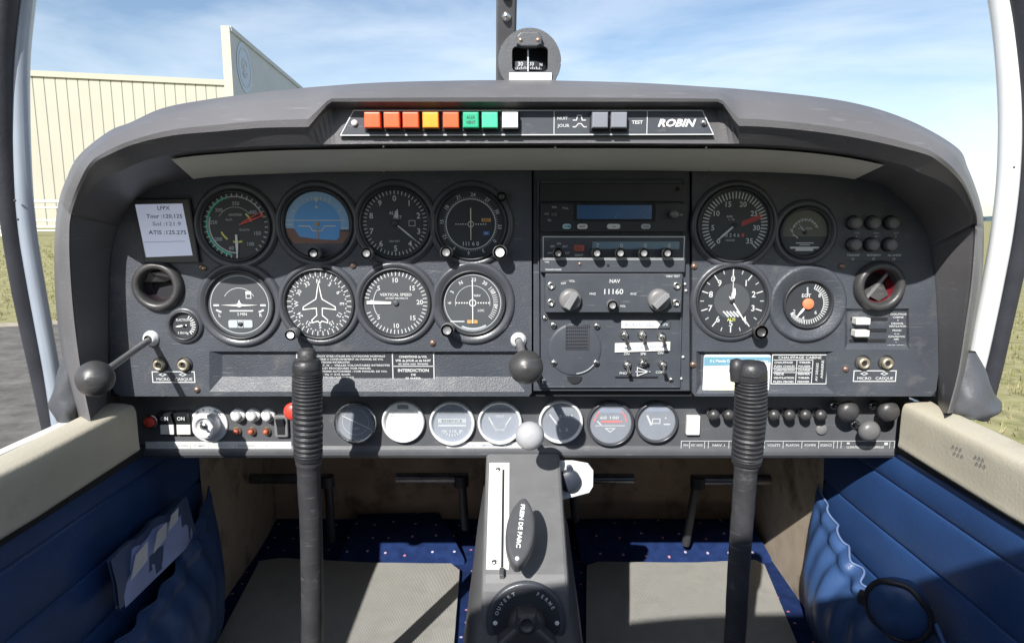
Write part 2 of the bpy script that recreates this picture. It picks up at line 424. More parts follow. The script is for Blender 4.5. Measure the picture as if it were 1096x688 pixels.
def add_scratches(name, rgb, amount=0.5):
    "fine rubbed scratches and dust specks, part of the surface itself"
    m = MATS[name]; nt = m.node_tree; N = nt.nodes; L = nt.links; b = N['Principled BSDF']
    src = b.inputs['Base Color'].links[0].from_socket; tc = N.new('ShaderNodeTexCoord')
    for rot, scl in ((0.5, (40, 40, 420)), (-0.9, (30, 30, 360)), (0.1, (700, 700, 700))):
        mp = N.new('ShaderNodeMapping'); mp.inputs['Rotation'].default_value = (0, rot, 0); mp.inputs['Scale'].default_value = scl
        nz = N.new('ShaderNodeTexNoise'); nz.inputs['Scale'].default_value = 1.0; nz.inputs['Detail'].default_value = 2
        r = N.new('ShaderNodeValToRGB'); r.color_ramp.elements[0].position = 0.66 if rot != 0.1 else .70; r.color_ramp.elements[1].position = 0.78
        r.color_ramp.elements[1].color = (amount, amount, amount, 1)
        mx = N.new('ShaderNodeMix'); mx.data_type = 'RGBA'; mx.inputs['B'].default_value = (*rgb, 1)
        L.new(tc.outputs['Object'], mp.inputs['Vector']); L.new(mp.outputs[0], nz.inputs['Vector']); L.new(nz.outputs['Fac'], r.inputs['Fac'])
        L.new(r.outputs['Color'], mx.inputs['Factor']); L.new(src, mx.inputs['A']); src = mx.outputs['Result']
    L.new(src, b.inputs['Base Color'])
for n_ in ('panel_plastic', 'stack_metal', 'sub_panel', 'console_paint', 'hood_leather', 'gaiter', 'rubber', 'knob_black'): add_scratches(n_, (0.24, 0.235, 0.23), 0.42)
# ---------------------------------------------------------------- light, sky, camera
SUN = V((-0.41, -1.0, 0.80)).normalized()          # towards the sun
el = math.asin(SUN.z); az = math.atan2(SUN.x, SUN.y)
w = bpy.data.worlds.new('World'); scene.world = w; w.use_nodes = True
nt = w.node_tree; N = nt.nodes; L = nt.links; N.clear()
wo = N.new('ShaderNodeOutputWorld'); bg = N.new('ShaderNodeBackground'); bg.inputs['Strength'].default_value = 0.098
sky = N.new('ShaderNodeTexSky'); sky.sky_type = 'NISHITA'; sky.sun_disc = False; sky.sun_elevation = el; sky.sun_rotation = az
sky.air_density = 1.0; sky.dust_density = 0.6; sky.ozone_density = 1.4
tc = N.new('ShaderNodeTexCoord'); mp = N.new('ShaderNodeMapping'); mp.inputs['Scale'].default_value = (1.1, 1.0, 4.6); mp.inputs['Rotation'].default_value = (0.10, -0.12, 0.3)
n1 = N.new('ShaderNodeTexNoise'); n1.inputs['Scale'].default_value = 1.7; n1.inputs['Detail'].default_value = 9; n1.inputs['Roughness'].default_value = 0.58; n1.inputs['Distortion'].default_value = 0.5
r1 = N.new('ShaderNodeValToRGB'); r1.color_ramp.elements[0].position = 0.37; r1.color_ramp.elements[1].position = 0.82
r1.color_ramp.elements[1].color = (0.85,0.85,0.85,1)
mx = N.new('ShaderNodeMix'); mx.data_type = 'RGBA'; mx.inputs['B'].default_value = (7.6, 8.2, 8.8, 1)
L.new(tc.outputs['Generated'], mp.inputs['Vector']); L.new(mp.outputs[0], n1.inputs['Vector']); L.new(n1.outputs['Fac'], r1.inputs['Fac'])
L.new(r1.outputs['Color'], mx.inputs['Factor']); L.new(sky.outputs[0], mx.inputs['A']); L.new(mx.outputs['Result'], bg.inputs['Color']); L.new(bg.outputs[0], wo.inputs['Surface'])
sl = bpy.data.lights.new('sun', 'SUN'); sl.energy = 5.0; sl.angle = R(0.5); sl.color = (1.0, 0.965, 0.92)
so = bpy.data.objects.new('sun', sl); col.objects.link(so); so.rotation_euler = SUN.to_track_quat('Z', 'Y').to_euler(); so.location = (0, -3, 6)
cd = bpy.data.cameras.new('camera'); co = bpy.data.objects.new('camera', cd); col.objects.link(co)
co.location = CAM; co.rotation_euler = (pi/2-TILT, 0, 0); cd.sensor_width = 36; cd.lens = 36*FP/1096; cd.clip_start = 0.02; cd.clip_end = 5000
scene.camera = co
scene.view_settings.view_transform = 'Standard'; scene.view_settings.look = 'None'; scene.view_settings.gamma = 1
scene.view_settings.exposure = 0.58

# ---------------------------------------------------------------- ground, sheets
def rise(x, y):
    a = min(1, max(0, (-x-4)/6)); b = min(1, max(0, (y-11)/12))
    return 1.0*(a*a*(3-2*a))*(b*b*(3-2*b))
g = MB(); xs = [-3000,-900,-300,-120,-70]+[-60+i*1.5 for i in range(70)]+[60,120,400,1200,3000]
ys = [-400,-60,-20]+[-10+i*1.5 for i in range(60)]+[90,110,150,260,600,1500,4000]
vs = [(x, y, rise(x, y) if x > -400 and y < 400 else rise(x, y)) for y in ys for x in xs]
nx = len(xs)
g.add(vs, [(j*nx+i, j*nx+i+1, (j+1)*nx+i+1, (j+1)*nx+i) for j in range(len(ys)-1) for i in range(nx-1)], 'dry_grass', True)
tag(g.build('ground'), kind='structure')
a = MB(); edge = []
for i in range(60):
    x = -62+i*1.1; edge.append((x, 9.2+0.25*sin(x*1.7)+0.12*sin(x*5.1)))
a.add([(-62,-30,0.008),(2.9,-30,0.008)]+[(x, y, 0.008) for x, y in reversed(edge)], [list(range(62))], 'asphalt')
tag(a.build('apron'), kind='structure')
a = MB()
a.add([(x, y-0.5, 0.004) for x, y in edge]+[(x, y+0.5+0.3*mnoise.noise(V((x,0,0))), 0.004) for x, y in reversed(edge)], [[i, i+1, 118-i, 119-i] for i in range(59)], 'gravel')
tag(a.build('verge'), kind='structure')

# far line of trees right, low
t = MB(); top = []
rnd = random.Random(3)
for i in range(400):
    x = -300+i*3.6; top.append((x, 4.5+2.2*mnoise.noise(V((x*0.011, 0, 0)))+1.2*mnoise.noise(V((x*0.09, 4, 0)))+rnd.uniform(-.35, .35)))
rows = [[(x, 640, 0) for x, h in top], [(x, 640+3*mnoise.noise(V((x*.1, 2, 0))), h*0.7) for x, h in top], [(x, 648, h) for x, h in top], [(x, 675, h*0.8) for x, h in top], [(x, 690, 0) for x, h in top]]
t.loft(rows, 'trees_far', smooth=False)
tag(t.build('far_woods'), 'thin dark band of far-off woods along the horizon at the right', 'woods', kind='stuff')

# grass blades near the windows, right and left
gr = MB()
rnd = random.Random(5)
for i in range(9000):
    if i % 2: x = rnd.uniform(2.9, 9); y = rnd.uniform(1, 12)
    else: x = rnd.uniform(-15, -3); y = rnd.uniform(9.8, 20)
    z = rise(x, y); a = rnd.uniform(0, pi); h = rnd.uniform(0.03, 0.09); w_ = 0.012; l = rnd.uniform(-.03, .03)
    for q in range(2):
        aa = a+q*1.3
        gr.add([(x-w_*cos(aa), y-w_*sin(aa), z), (x+w_*cos(aa), y+w_*sin(aa), z), (x+l, y+l*.5, z+h)], [(0,1,2)], 'dry_grass')
tag(gr.build('grass_tufts'), 'short dry grass beside the parked aircraft', 'grass', kind='stuff')

# ---------------------------------------------------------------- hangar
hA = W(241, 86, 53.0); hT = hA.z; d_ = ray(30, 75.5); hB = CAM+d_*((hT-CAM.z)/d_.z)
hx1, hy1 = hA.x, hA.y; e_ = (hB-hA)*1.7; hx0, hy0 = hA.x+e_.x, hA.y+e_.y
def hpt(u): return V((hx0+(hx1-hx0)*u, hy0+(hy1-hy0)*u, 0))
hz0 = 0.85
hg = thing('hangar', 'cream ribbed-metal hangar with a tall fin wall, beyond the left window', 'hangar', (hx1, hy1, hz0))
o0 = V((hx1, hy1, hz0))
m = MB(); n = int((V((hx0,hy0))-V((hx1,hy1))).length/0.72); d = (hpt(1)-hpt(0)).normalized(); nrm = V((d.y, -d.x, 0))
ridge = []
for i in range(n):
    u0 = i/n; u1 = (i+1)/n; wd = (u1-u0)
    for uu, off in ((u0, 0), (u0+wd*0.04, -0.04), (u0+wd*0.07, -.04), (u0+wd*0.11, 0)):
        ridge.append(hpt(uu)+nrm*off)
ridge.append(hpt(1))
m.loft([[p+V((0,0,hz0+.25))-o0 for p in ridge], [p+V((0,0,hT-.35))-o0 for k, p in enumerate(ridge)]], 'metal_clad', smooth=False)
nn_=len(ridge)-1
m.mats.append('clad_seam')
for i_ in range(nn_):
    if i_ % 4 < 3: m.m[i_] = 1
m.build('wall', hg)
m = MB(); A = hpt(0)-o0; B = hpt(1)-o0
def wallbox(mb, A, B, n_, off0, off1, z0, z1, mt):
    vs = [p+n_*o_+V((0,0,z)) for p in (A, B) for o_ in (off0, off1) for z in (z0, z1)]
    mb.add(vs, [(0,1,3,2),(4,6,7,5),(0,4,5,1),(2,3,7,6),(0,2,6,4),(1,5,7,3)], mt)
wallbox(m, A, B, nrm, -0.4, 0.14, hT-.4, hT, 'metal_clad'); m.build('roof_trim', hg)
m = MB(); wallbox(m, A, B, nrm, -0.2, 0.10, hz0, hz0+0.3, 'rail_white'); m.build('plinth', hg)
m = MB(); wallbox(m, A, B, nrm, -18, -0.4, hT-.6, hT-.3, 'fascia_grey'); m.build('roof', hg)
# fin wall running away
fA = W(245.5, 28, 50.0); ft = fA.z
d_ = ray(322, 93); fB = CAM+d_*((ft-CAM.z)/d_.z); fB = fA+(fB-fA)*1.6; fA.z = 0; fB.z = 0
fd = (fB-fA).normalized(); fn = V((fd.y, -fd.x, 0))
m = MB(); wallbox(m, fA-o0, fB-o0, fn, -0.55, 0, hz0-.8, ft-.35, 'fascia_grey'); m.build('fin_wall', hg)
m = MB(); wallbox(m, fA-o0-fd*0.12, fA-o0-fd*0.002, fn, -0.58, 0.03, hz0-.8, ft-.02, 'metal_clad'); m.build('edge_trim', hg)
m = MB(); wallbox(m, fA-o0, fB-o0, fn, -0.6, 0.12, ft-.349, ft, 'fascia_grey'); m.build('cornice', hg)
m = MB()
d_ = ray(261.5, 73); c0 = CAM+d_*((fA-CAM).dot(fn)/d_.dot(fn))-o0+fn*0.03
def emb(r0, r1, a0, a1, off, mt, n=40):
    vs = []
    for i in range(n+1):
        a = R(a0+(a1-a0)*i/n)
        for r in (r0, r1): vs.append(c0+fn*off+fd*(r*cos(a))+V((0,0,r*sin(a))))
    m.add(vs, [(2*i, 2*i+1, 2*i+3, 2*i+2) for i in range(n)], mt)
emb(0, 1.85, 0, 360, 0, 'emblem_blue'); emb(1.38, 1.46, 0, 360, .02, 'fascia_grey')
emb(0.5, 0.72, 20, 200, .02, 'fascia_grey'); emb(0.5, 0.72, 215, 330, .04, 'fascia_grey'); emb(0.0, 0.3, 0, 360, .02, 'fascia_grey')
m.build('emblem', hg)

# railing
rl = thing('railing', 'white two-bar railing in front of the cream hangar', 'railing', (-14, 23.5, 0.95))
m = MB()
for z in (0.25, 0.62, 1.08, 1.30): m.tube([(-20,0.0,z),(6,0.4,z)], 0.035 if z < 1.2 else 0.05, 'rail_white', 8)
m.build('bar', rl)
for i in range(11):
    MB().tube([(-20+i*2.6, 0.02, -0.3), (-20+i*2.6, 0.02+i*.04, 1.34)], 0.05, 'rail_white', 8).build('post', rl)

# ---------------------------------------------------------------- cabin shell
ZC = CAM.z; ZF = ZC-0.58; ZS = ZC-0.20; ZB = ZC-0.256
m = MB(); m.box(-0.47, 0.47, -1.9, 0.40, ZF-0.02, ZF, 'carpet')
m.loft([[(x, 0.40, ZF) for x in (-0.47, 0.47)], [(x, 0.46, ZF+0.004) for x in (-0.47, 0.47)], [(x, 0.51, ZF+0.012) for x in (-0.47, 0.47)]], 'carpet')
fl = m.build('floor'); tag(fl, kind='structure')
for q4 in (((362,602),(497,602),(470,548),(384,550)), ((622,600),(826,600),(800,556),(612,556))):
    b4 = [WZ(x, y, ZF+.003) for x, y in q4[:2]]; t4 = [WZ(x, y, ZF+.035) for x, y in q4[2:]]
    if q4[0][0] > 600: t4 = [WZ(x, y, ZF+.035) for x, y in q4[2:]]
    m = MB(); rw = []
    for i in range(9):
        u = i/8; L0 = b4[0]+(b4[1]-b4[0])*u; L1 = t4[1]+(t4[0]-t4[1])*u
        rw.append([L0+V((0,0,-.003)), L0+V((0,.004,.004)), (L0+L1)/2+V((0,0,.006)), L1+V((0,-.004,.002)), L1+V((0,.012,-.006)), L1+V((0,.02,-.035))])
    m.loft(rw, 'carpet'); o = m.build('carpet_step'); o.parent = fl
m = MB()
m.box(-0.47, 0.47, 0.51, 0.525, ZF-.02, ZC-0.15, 'firewall')
fw = tag(m.build('firewall'), 'stained brown firewall at the far end of the footwell under the panel', 'firewall')
for sx in (-1, 1):
    side = 'left' if sx < 0 else 'right'
    X = 0.412 if sx < 0 else 0.432; XV = 0.445; XO = X+0.038
    lab = ('side wall left of the footwell: cream sill over dark blue vinyl, all in shade' if sx < 0 else
           'side wall right of the footwell: sunlit cream sill over bright blue quilted vinyl')
    sw = thing('cabin_side_wall', lab, 'cabin wall', (sx*XO, -0.3, ZF)); o0 = V((sx*XO, -0.3, ZF))
    # sill: rounded section extruded along Y
    sec = [(X+.010, ZB), (X, ZB+.004), (X, ZB+.014), (X, ZS-.018), (X+.0004, ZS-.008), (X+.003, ZS-.002), (X+.009, ZS), (X+.016, ZS+.001), (XO-.008, ZS+.001), (XO-.002, ZS-.003), (XO, ZS-.012), (XO, ZB-0.02)]
    sec = catmull(sec, 3)
    yy = [-1.9, -1.2, -0.8, -0.5, -0.3, -0.15, 0.0, 0.008] if sx < 0 else [-1.9, -1.2, -0.8, -0.5, -0.3, -0.15, 0.0, 0.016]
    m = MB()
    rows = [[V((sx*x, y, z+0.003*sin(y*9)))-o0 for x, z in sec] for y in yy]
    m.loft(rows, 'cream_sill'); m.add(rows[-1], [list(range(len(sec)))], 'cream_sill')
    m.box(sx*(max(XO, .462)+.001)-o0.x, sx*(max(XO, .462)+.012)-o0.x, -1.9-o0.y, 0.9-o0.y, -0.15, ZS-.01-ZF, 'aircraft_white')
    m.build('sill', sw)
    m = MB(); m.box(sx*(X+.012)-o0.x, sx*(XV+.012)-o0.x, -1.9-o0.y, 0.2-o0.y, ZB-.012-ZF, ZB-.001-ZF, 'gap_black'); m.build('sill_gap', sw)  # black strip put in for the dark gap line beneath the sill
    # quilted vinyl: rows between seams
    seams = [ZB-.010, ZC-.302, ZC-.366, ZC-.430, ZC-.494, ZC-.558, ZF-.01]
    zz = []
    for z0, z1 in zip(seams, seams[1:]):
        for u in (0,.02,.05,.10,.2,.35,.5,.65,.8,.90,.95,.98): zz.append((z0+(z1-z0)*u, .0045*(sin(pi*u)**0.33)))
    zz.append((seams[-1], 0)); ysv = [-1.9+i*0.05 for i in range(43)]
    m = MB()
    m.loft([[V((sx*(XV-b+0.0025*mnoise.noise(V((y*5, z*9, sx)))), y, z))-o0 for z, b in zz] for y in ysv], 'vinyl_blue'); m.build('quilted_panel', sw)
    m = MB()
    m.loft([[V((sx*(XV-.004+.05*max(0, (y-.2)/.4)*(0.3)), y, z))-o0 for z in (ZF-.01, ZC-.45, ZC-.2)] for y in (0.20, 0.3, 0.45, 0.62)], 'cream_foot', smooth=False)
    m.build('footwell_panel', sw)
# cabin roof and rear bulkhead behind the seats
rf = thing('cabin_roof', 'cabin roof hoop and rear bulkhead behind the seats', 'roof', (0, -1.4, ZF)); o0 = V((0, -1.4, ZF))
arch = []
for i in range(41):
    x = -0.5+i/40; arch.append((x, ZC+0.292*(max(0, 1-abs((x-.02)/.52)**3.0))**(1/3)))
arch2 = [(x*1.03, z+0.02) for x, z in arch]
m = MB(); m.loft([[V((x, -0.9, z))-o0 for x, z in arch2], [V((x, -1.9, z))-o0 for x, z in arch2]], 'aircraft_white'); m.loft([[V((x, -0.9, z))-o0 for x, z in arch], [V((x, -0.9, z))-o0 for x, z in arch2]], 'aircraft_white'); m.build('shell', rf)
m = MB(); m.loft([[V((x, -0.9, z-.001))-o0 for x, z in arch], [V((x, -1.9, z-.001))-o0 for x, z in arch]], 'headliner'); m.build('headliner', rf)
m = MB(); vs = [V((x, -1.9, z))-o0 for x, z in arch]+[V((.5, -1.9, ZF))-o0, V((-.5, -1.9, ZF))-o0]; m.add(vs, [list(range(len(vs)))], 'headliner'); m.build('rear_bulkhead', rf)
for sx in (-1, 1):
    st = thing('seat', ('left' if sx < 0 else 'right')+' blue pilot seat, behind the camera', 'seat', (sx*.22, -0.95, ZF))
    m = MB(); m.prism(rrect(-.19, .19, 0.10, 0.22, .03), .0, -.0, 'seat_blue')
    m = MB(); m.loft([[( x, y, 0.20+0.03*(1-(x/.2)**2)) for x in (-.19,-.1,0,.1,.19)] for y in (-.25, 0, .20)], 'seat_blue'); m.box(-.19,.19,-.25,.20,0.08,.20,'seat_blue'); m.build('cushion', st)
    m = MB(); m.box(-.19,.19,-.33,-.25,.18,.62,'seat_blue'); m.build('backrest', st)
# mats
def mat_mesh(pts, name, label):
    P = [WZ(px, py, ZF+.004) for px, py in pts]; c = sum(P, V())/len(P)
    m = MB(); top = [V((p.x-c.x, p.y-c.y, .004)) for p in P]; bot = [V((p.x-c.x, p.y-c.y, -.003)) for p in P]
    n = len(P); m.add(top, [list(range(n))], 'mat_weave'); m.add(top+bot, [(i, (i+1)%n, n+(i+1)%n, n+i) for i in range(n)], 'mat_weave')
    o = m.build(name, loc=(c.x, c.y, ZF+.004)); tag(o, label, 'floor mat', 'woven mats in the footwells')
mat_mesh([(278,602),(300,599),(400,604),(483,605),(492,612),(470,900),(150,900),(232,690)], 'floor_mat', 'woven grey mat under the left stick, crossed by the stick\'s slanting shadow')
mat_mesh([(628,607),(640,603),(740,604),(808,601),(818,606),(852,688),(930,900),(625,900)], 'floor_mat', 'woven grey mat under the right stick, right of the console')
# ---------------------------------------------------------------- glareshield hood
O_ = [(84,450),(70,400),(61,340),(58,290),(59,245),(63,215),(70,194),(84,167),(116,141),(140,131),(174,116),(220,107),(280,99),(340,93),(420,88),(545,86),(660,88),(740,92),(820,98),(907,109),(971,128),(1023,157),(1036,180),(1049,216),(1053,245),(1051,300),(1043,350),(1034,400),(1022,442)]
F_ = [(97,450),(87,400),(79,340),(75,290),(74,255),(76,230),(87,199),(100,176),(116,166),(145,154),(186,145),(230,141),(280,137),(340,136),(420,135),(545,135),(660,135),(740,135),(820,136),(907,146),(983,163),(1006,174),(1029,196),(1040,220),(1044,240),(1040,300),(1033,350),(1025,400),(1014,442)]
P_ = [(112,450),(116,400),(117,340),(118,295),(122,262),(128,243),(137,225),(150,211),(166,201),(185,195),(210,190),(240,187),(290,185),(350,183),(430,182),(545,181),(660,181),(740,182),(820,183),(890,187),(937,196),(958,209),(975,224),(988,245),(995,265),(1000,300),(1003,350),(1004,400),(1004,442)]
hood = thing('glareshield', 'dark leathery glareshield hood arching over the whole instrument panel', 'glareshield', (0, 0, ZC-.2)); HO = V((0,0,ZC-.2))
Oc, Fc, Pc = catmull(O_, 14), catmull(F_, 14), catmull(P_, 14)
Gpy_tab = []; rowO0=[]; rowO=[]; rowOm=[]; rowF=[]; rowFm=[]; rowH=[]; rowG=[]; rowP=[]; rowB=[]
def sstep(x, a, b):
    t = min(1, max(0, (x-a)/(b-a))); return t
for (ox, oy), (fx, fy), (px_, py_) in zip(Oc, Fc, Pc):
    topw = min(1, max(0, (230-fy)/60)) if 76 < fx < 1044 else 0
    fr = 0.10+0.30*topw*topw
    gx, gy = fx+(px_-fx)*fr, fy+(py_-fy)*fr
    nt_ = sstep(fx, 330, 353)*(1-sstep(fx, 772, 790)) if fy < 150 else 0
    fy2 = fy+(109-fy)*nt_
    sd = min(1, max(0, (255-fy)/95)); sd = sd*sd*(3-2*sd) if 76 < fx < 1044 else 0
    dp = lambda a, b: -(a+(b-a)*sd)
    po = W(ox, oy, dp(.015, .105))
    rowO0.append(V((po.x*1.0, 0.30, ZC+(po.z-ZC)*0.9-0.03)))
    rowB.append(V((po.x, 0.05, po.z-0.004)))
    rowO.append(po)
    # band between outline and rim, gently rounded
    mx_, my_ = ox+(fx-ox)*0.35, oy+(fy2-oy)*0.35
    rowOm.append(W(mx_, my_, dp(.040, .137)))
    mx_, my_ = ox+(fx-ox)*0.80, oy+(fy2-oy)*0.80
    rowFm.append(W(mx_, my_, dp(.052, .150)))
    rowF.append(W(fx, fy2, dp(.052, .149)))
    hx, hy = fx+(gx-fx)*0.4, fy2+(gy-fy2)*0.4
    if nt_ > 0:
        hx = fx; hy = hy+(117-hy)*nt_
    rowH.append(W(hx, hy, dp(.049, .143)+0.011*nt_))
    rowG.append(W(gx, gy, dp(.046, .135)+0.003*nt_)); rowP.append(W(px_, py_, 0.002))
    Gpy_tab.append((gx, gy))
for r in (rowO0, rowB, rowO, rowOm, rowFm, rowF, rowH, rowG, rowP):
    for i in range(len(r)): r[i] = r[i]-HO
m = MB(); m.loft([rowO0, rowB, rowO, rowOm, rowFm], 'hood_leather'); m.loft([rowFm, rowF], 'hood_leather'); m.build('rim', hood)
cw_pts = [V((p.x*.95, 0, (p.z+HO.z-ZC)*.97+ZC)) for p in rowB if p.z+HO.z > ZS+.01]
cw_pts = [V((-.472,0,ZF-.1)), V((-.472,0,ZS-.01)), V((-.455,0,ZS))]+cw_pts[::4]+[V((.455,0,ZS)), V((.472,0,ZS-.01)), V((.472,0,ZF-.1))]
cow = MB(); cow.loft([[V((p.x*f, Y, ZC-.3+(p.z-ZC+.3)*g)) for p in cw_pts] for Y, f, g in ((.075,1,1),(.62,1.0,.93),(.9,.92,.86),(1.35,.75,.70),(1.45,.4,.4))], 'aircraft_white')
tag(cow.build('engine_cowling'), 'white engine cowling ahead of the panel, hidden by the glareshield from the seats', 'cowling')
m = MB(); m.loft([rowF, rowH], 'hood_leather', smooth=False); m.loft([rowH, rowG], 'hood_leather', smooth=False); m.loft([rowG, rowP], 'hood_leather'); m.build('underside', hood)
gt = [g_ for g_ in Gpy_tab if g_[1] < 230]; pt = [(a, b) for a, b in Pc if b < 230]
m = MB(); rows = []
for fr in (0.04, 0.35, 0.65, 0.94):
    r = []
    for i in range(61):
        s_ = i/60; xt = 182+(948-182)*s_; xb = 208+(913-208)*s_
        a = W(xt, interp(xt, gt)+1, -0.128)+V((0,0,-.0025)); b = W(xb, interp(xb, pt), 0.0)+V((0,0,-.0025))
        r.append(a+(b-a)*fr-HO)
    rows.append(r)
m.loft(rows, 'cream_strip'); m.build('light_strip', hood)
for px in (404, 411, 594, 755, 909):
    for fr in (0.05,):
        a = W(px, interp(px, gt)+2, -0.126)-HO; MB().lathe([(0,-1.5),(1.2,-1.2),(1.6,0)], m='steel', n=10).build('screw', hood, a) if False else None
for px, py in ((411,157),(594,158),(755,158),(411,183),(594,181),(760,182),(224,187),(905,188)):
    k = sc(py, -0.06); MB(k).lathe([(0,-1.6),(1.1,-1.3),(1.5,0)], m='steel', n=10).build('screw', hood, W(px, py, -0.122 if py < 165 else -0.016)-HO)

# ---------------------------------------------------------------- panel plates
def plate(parent, name, outline, holes, Y, thick, m_, origin):
    P = [W(x, y, Y)-origin for x, y in outline]; H = [[W(x, y, Y)-origin for x, y in h] for h in holes]
    polys = [P]+H; flat = [p for q in polys for p in q]
    tris = tessellate_polygon([[V((p.x, p.z, 0)) for p in q] for q in polys])
    m = MB(); m.add(flat, [tuple(t_) for t_ in tris], m_)
    for q in polys:
        n = len(q); m.add(list(q)+[p+V((0, thick, 0)) for p in q], [(i, (i+1)%n, n+(i+1)%n, n+i) for i in range(n)], m_)
    return m.build(name, parent)
def circ(cx, cy, r, n=40): return [(cx+r*cos(2*pi*i/n), cy+r*sin(2*pi*i/n)) for i in range(n)]
def screws(parent, pts, Y, origin, m_='screw_bronze', r=3.6):
    for px, py in pts:
        k = sc(py, Y); mb = MB(k).lathe([(0,-2.6),(r*.55,-2.4),(r*.9,-1.4),(r,0)], m=m_, n=16)
        a = random.uniform(0, 180); mb.stroke([(-r*.7*cos(R(a)), -r*.7*sin(R(a))), (r*.7*cos(R(a)), r*.7*sin(R(a)))], .5, -2.68, 'gap_black')
        mb.build('screw', parent, W(px, py, Y)-origin)
def tray(parent, x0, x1, y0, y1, Y, origin, name='placard_recess', d=.006, ins=(8,4,8,10)):
    """moulded recess: sloping walls and floor"""
    o = [(x0,y0),(x1,y0),(x1,y1),(x0,y1)]; i_ = [(x0+ins[0],y0+ins[1]),(x1-ins[2],y0+ins[1]),(x1-ins[2],y1-ins[3]),(x0+ins[0],y1-ins[3])]
    m = MB(); m.loft([[W(*p, Y)-origin for p in o], [W(*p, Y+d)-origin for p in i_]], 'panel_plastic', closed=True, smooth=False)
    m.add([W(*p, Y+d)-origin for p in i_], [(0,1,2,3)], 'panel_plastic'); m.build(name, parent)

PO = W(548, 425, 0)
pl_out = [p for p in catmull(P_[2:16], 6) if p[0] < 569]
fp = thing('instrument_panel', 'grey left-hand panel holding the eight large flight dials', 'instrument panel', PO)
out = [(124,421),(118,412)]+[(p[0]-.5, p[1]-1) for p in pl_out]+[(569,180),(569,420),(566,424),(130,424)]
TRL = (224,562,376,419)
plate(fp, 'face_plate', out, [[(224,376),(562,376),(562,419),(224,419)], circ(170,306,17.5)], 0, .010, 'panel_plastic', PO)
tray(fp, *TRL, 0, PO, ins=(14,3,12,16))
screws(fp, [(216,286),(378,284),(463,367),(211,417)], 0, PO)
screws(fp, [(393,353)], 0, PO, 'gap_black', 2)
rp = thing('instrument_panel', 'grey right-hand panel holding four engine dials and two rows of breakers', 'instrument panel', W(870, 425, 0)); RO = W(870, 425, 0)
pr_out = [p for p in catmull(P_[17:28], 6) if p[0] > 742]
out = [(741,180)]+[(p[0]+.5, p[1]-1) for p in pr_out]+[(1002,418),(997,424),(744,424),(741,420)]
plate(rp, 'face_plate', out, [[(745,376),(893,376),(893,421),(745,421)], [(904,330),(973,330),(973,374),(904,374)], circ(940,306,17.5)], 0, .010, 'panel_plastic', RO)
tray(rp, 745,893,376,421, 0, RO, ins=(5,2,10,9))
tray(rp, 904,973,330,374, 0, RO, ins=(3,3,3,6), d=.004)
screws(rp, [(743,285),(742,390),(901,285),(905,395)], 0, RO)
cs = thing('radio_stack_panel', 'grey centre plate carrying the radios, between the two instrument panels', 'instrument panel', W(655, 425, .004)); SO = W(655, 425, .004)
m = MB(); a = W(571,180,.004)-SO; b = W(738,419,.004)-SO
plate(cs, 'face_plate', [(571,180),(738,180),(738,418),(571,418)], [], .004, .008, 'stack_metal', SO)
m = MB(); P = [W(x, y, .001)-SO for x, y in ((576,192),(733,192),(727,414),(577,414))]
for i in range(4):
    q, r_ = P[i], P[(i+1)%4]
    m.tube([q, r_], .0009, 'stack_metal', 8)
m.build('edge_bead', cs)
screws(cs, [(583,340),(582,407),(718,406)], .004, SO, 'steel', 3)
screws(cs, [(733,304),(734,311),(731,382),(729,405)], .004, SO, 'alu', 1.5)
# dark backing structure behind plates
bk = MB(); P = [W(x, y, .0125) for x, y in [(119,424)]+[(p[0], p[1]) for p in catmull(P_[2:-2], 4)]+[(1001,424)]]
c = V((0, .013, ZC-.2)); bk.add([p-c for p in P], [list(range(len(P)))], 'gap_black')
tag(bk.build('panel_backing', loc=c), 'black backing seen in the gaps around the instrument panels', 'backing')

# lower switch panel
LY = .040
lp = thing('switch_panel', 'long grey lower panel with switches and a row of small round gauges', 'switch panel', W(555, 490, LY)); LO = W(555, 490, LY)
m = MB()
prof = [(400, LY+.004), (424, LY), (477, LY), (481, LY-.0015), (483.5, LY-.004), (487, LY-.004), (489.5, LY-.001), (490, LY+.02), (490, LY+.05)]
rows = [[W(x, y, Y)-LO for x in [128]+[160+i*30 for i in range(27)]+[973]] for y, Y in prof]
m.loft(rows, 'sub_panel', smooth=False); m.build('face_plate', lp)
m = MB(); m.box(-.42, .42, .052, .10, -.012, -.002, 'gap_black'); m.build('lower_flange', lp)
# ---------------------------------------------------------------- round instruments
def bezel(t, R_, ring, depth=5.5, ring_mat='bezel_ring', inner='bezel'):
    """moulded dish round the dial plus the instrument's own black rim; all in px units"""
    k = t['k']
    m = MB(k)
    m.lathe([(ring+2.5,0.5),(ring+1.2,-2.2),(ring-0.6,-depth*.62),(ring-2.2,-depth*.66),(ring-4.5,-depth*.45),(R_+3.5,-1.5),(R_+2.5,-.6)], m=ring_mat, n=72)
    m.build('surround', t)
    m = MB(k)
    m.lathe([(R_+3.4,-1.0),(R_+3.2,-4.0),(R_+2.2,-5.0),(R_+1.0,-4.6),(R_+0.2,-1.6),(R_-.2,-.9)], m=inner, n=72)
    m.build('bezel', t)
def glass(t, R_, y=-3.0, mt='glass'):
    MB(t['k']).lathe([(0,y-.3),(R_*.6,y-.25),(R_+1,y)], m=mt, n=48).build('glass', t)
def gauge(name, label, cat, px, py, R_, ring, Y=0.0, group=None, face='dial_black', bz=True, **kw):
    t = thing(name, label, cat, W(px, py, Y-.0005), group); t['k'] = sc(py, Y-.001); t['gx'] = px; t['gy'] = py
    if bz: bezel(t, R_, ring, **kw)
    d = MB(t['k']).disc(R_+.5, y=-1.0, m=face)
    return t, d
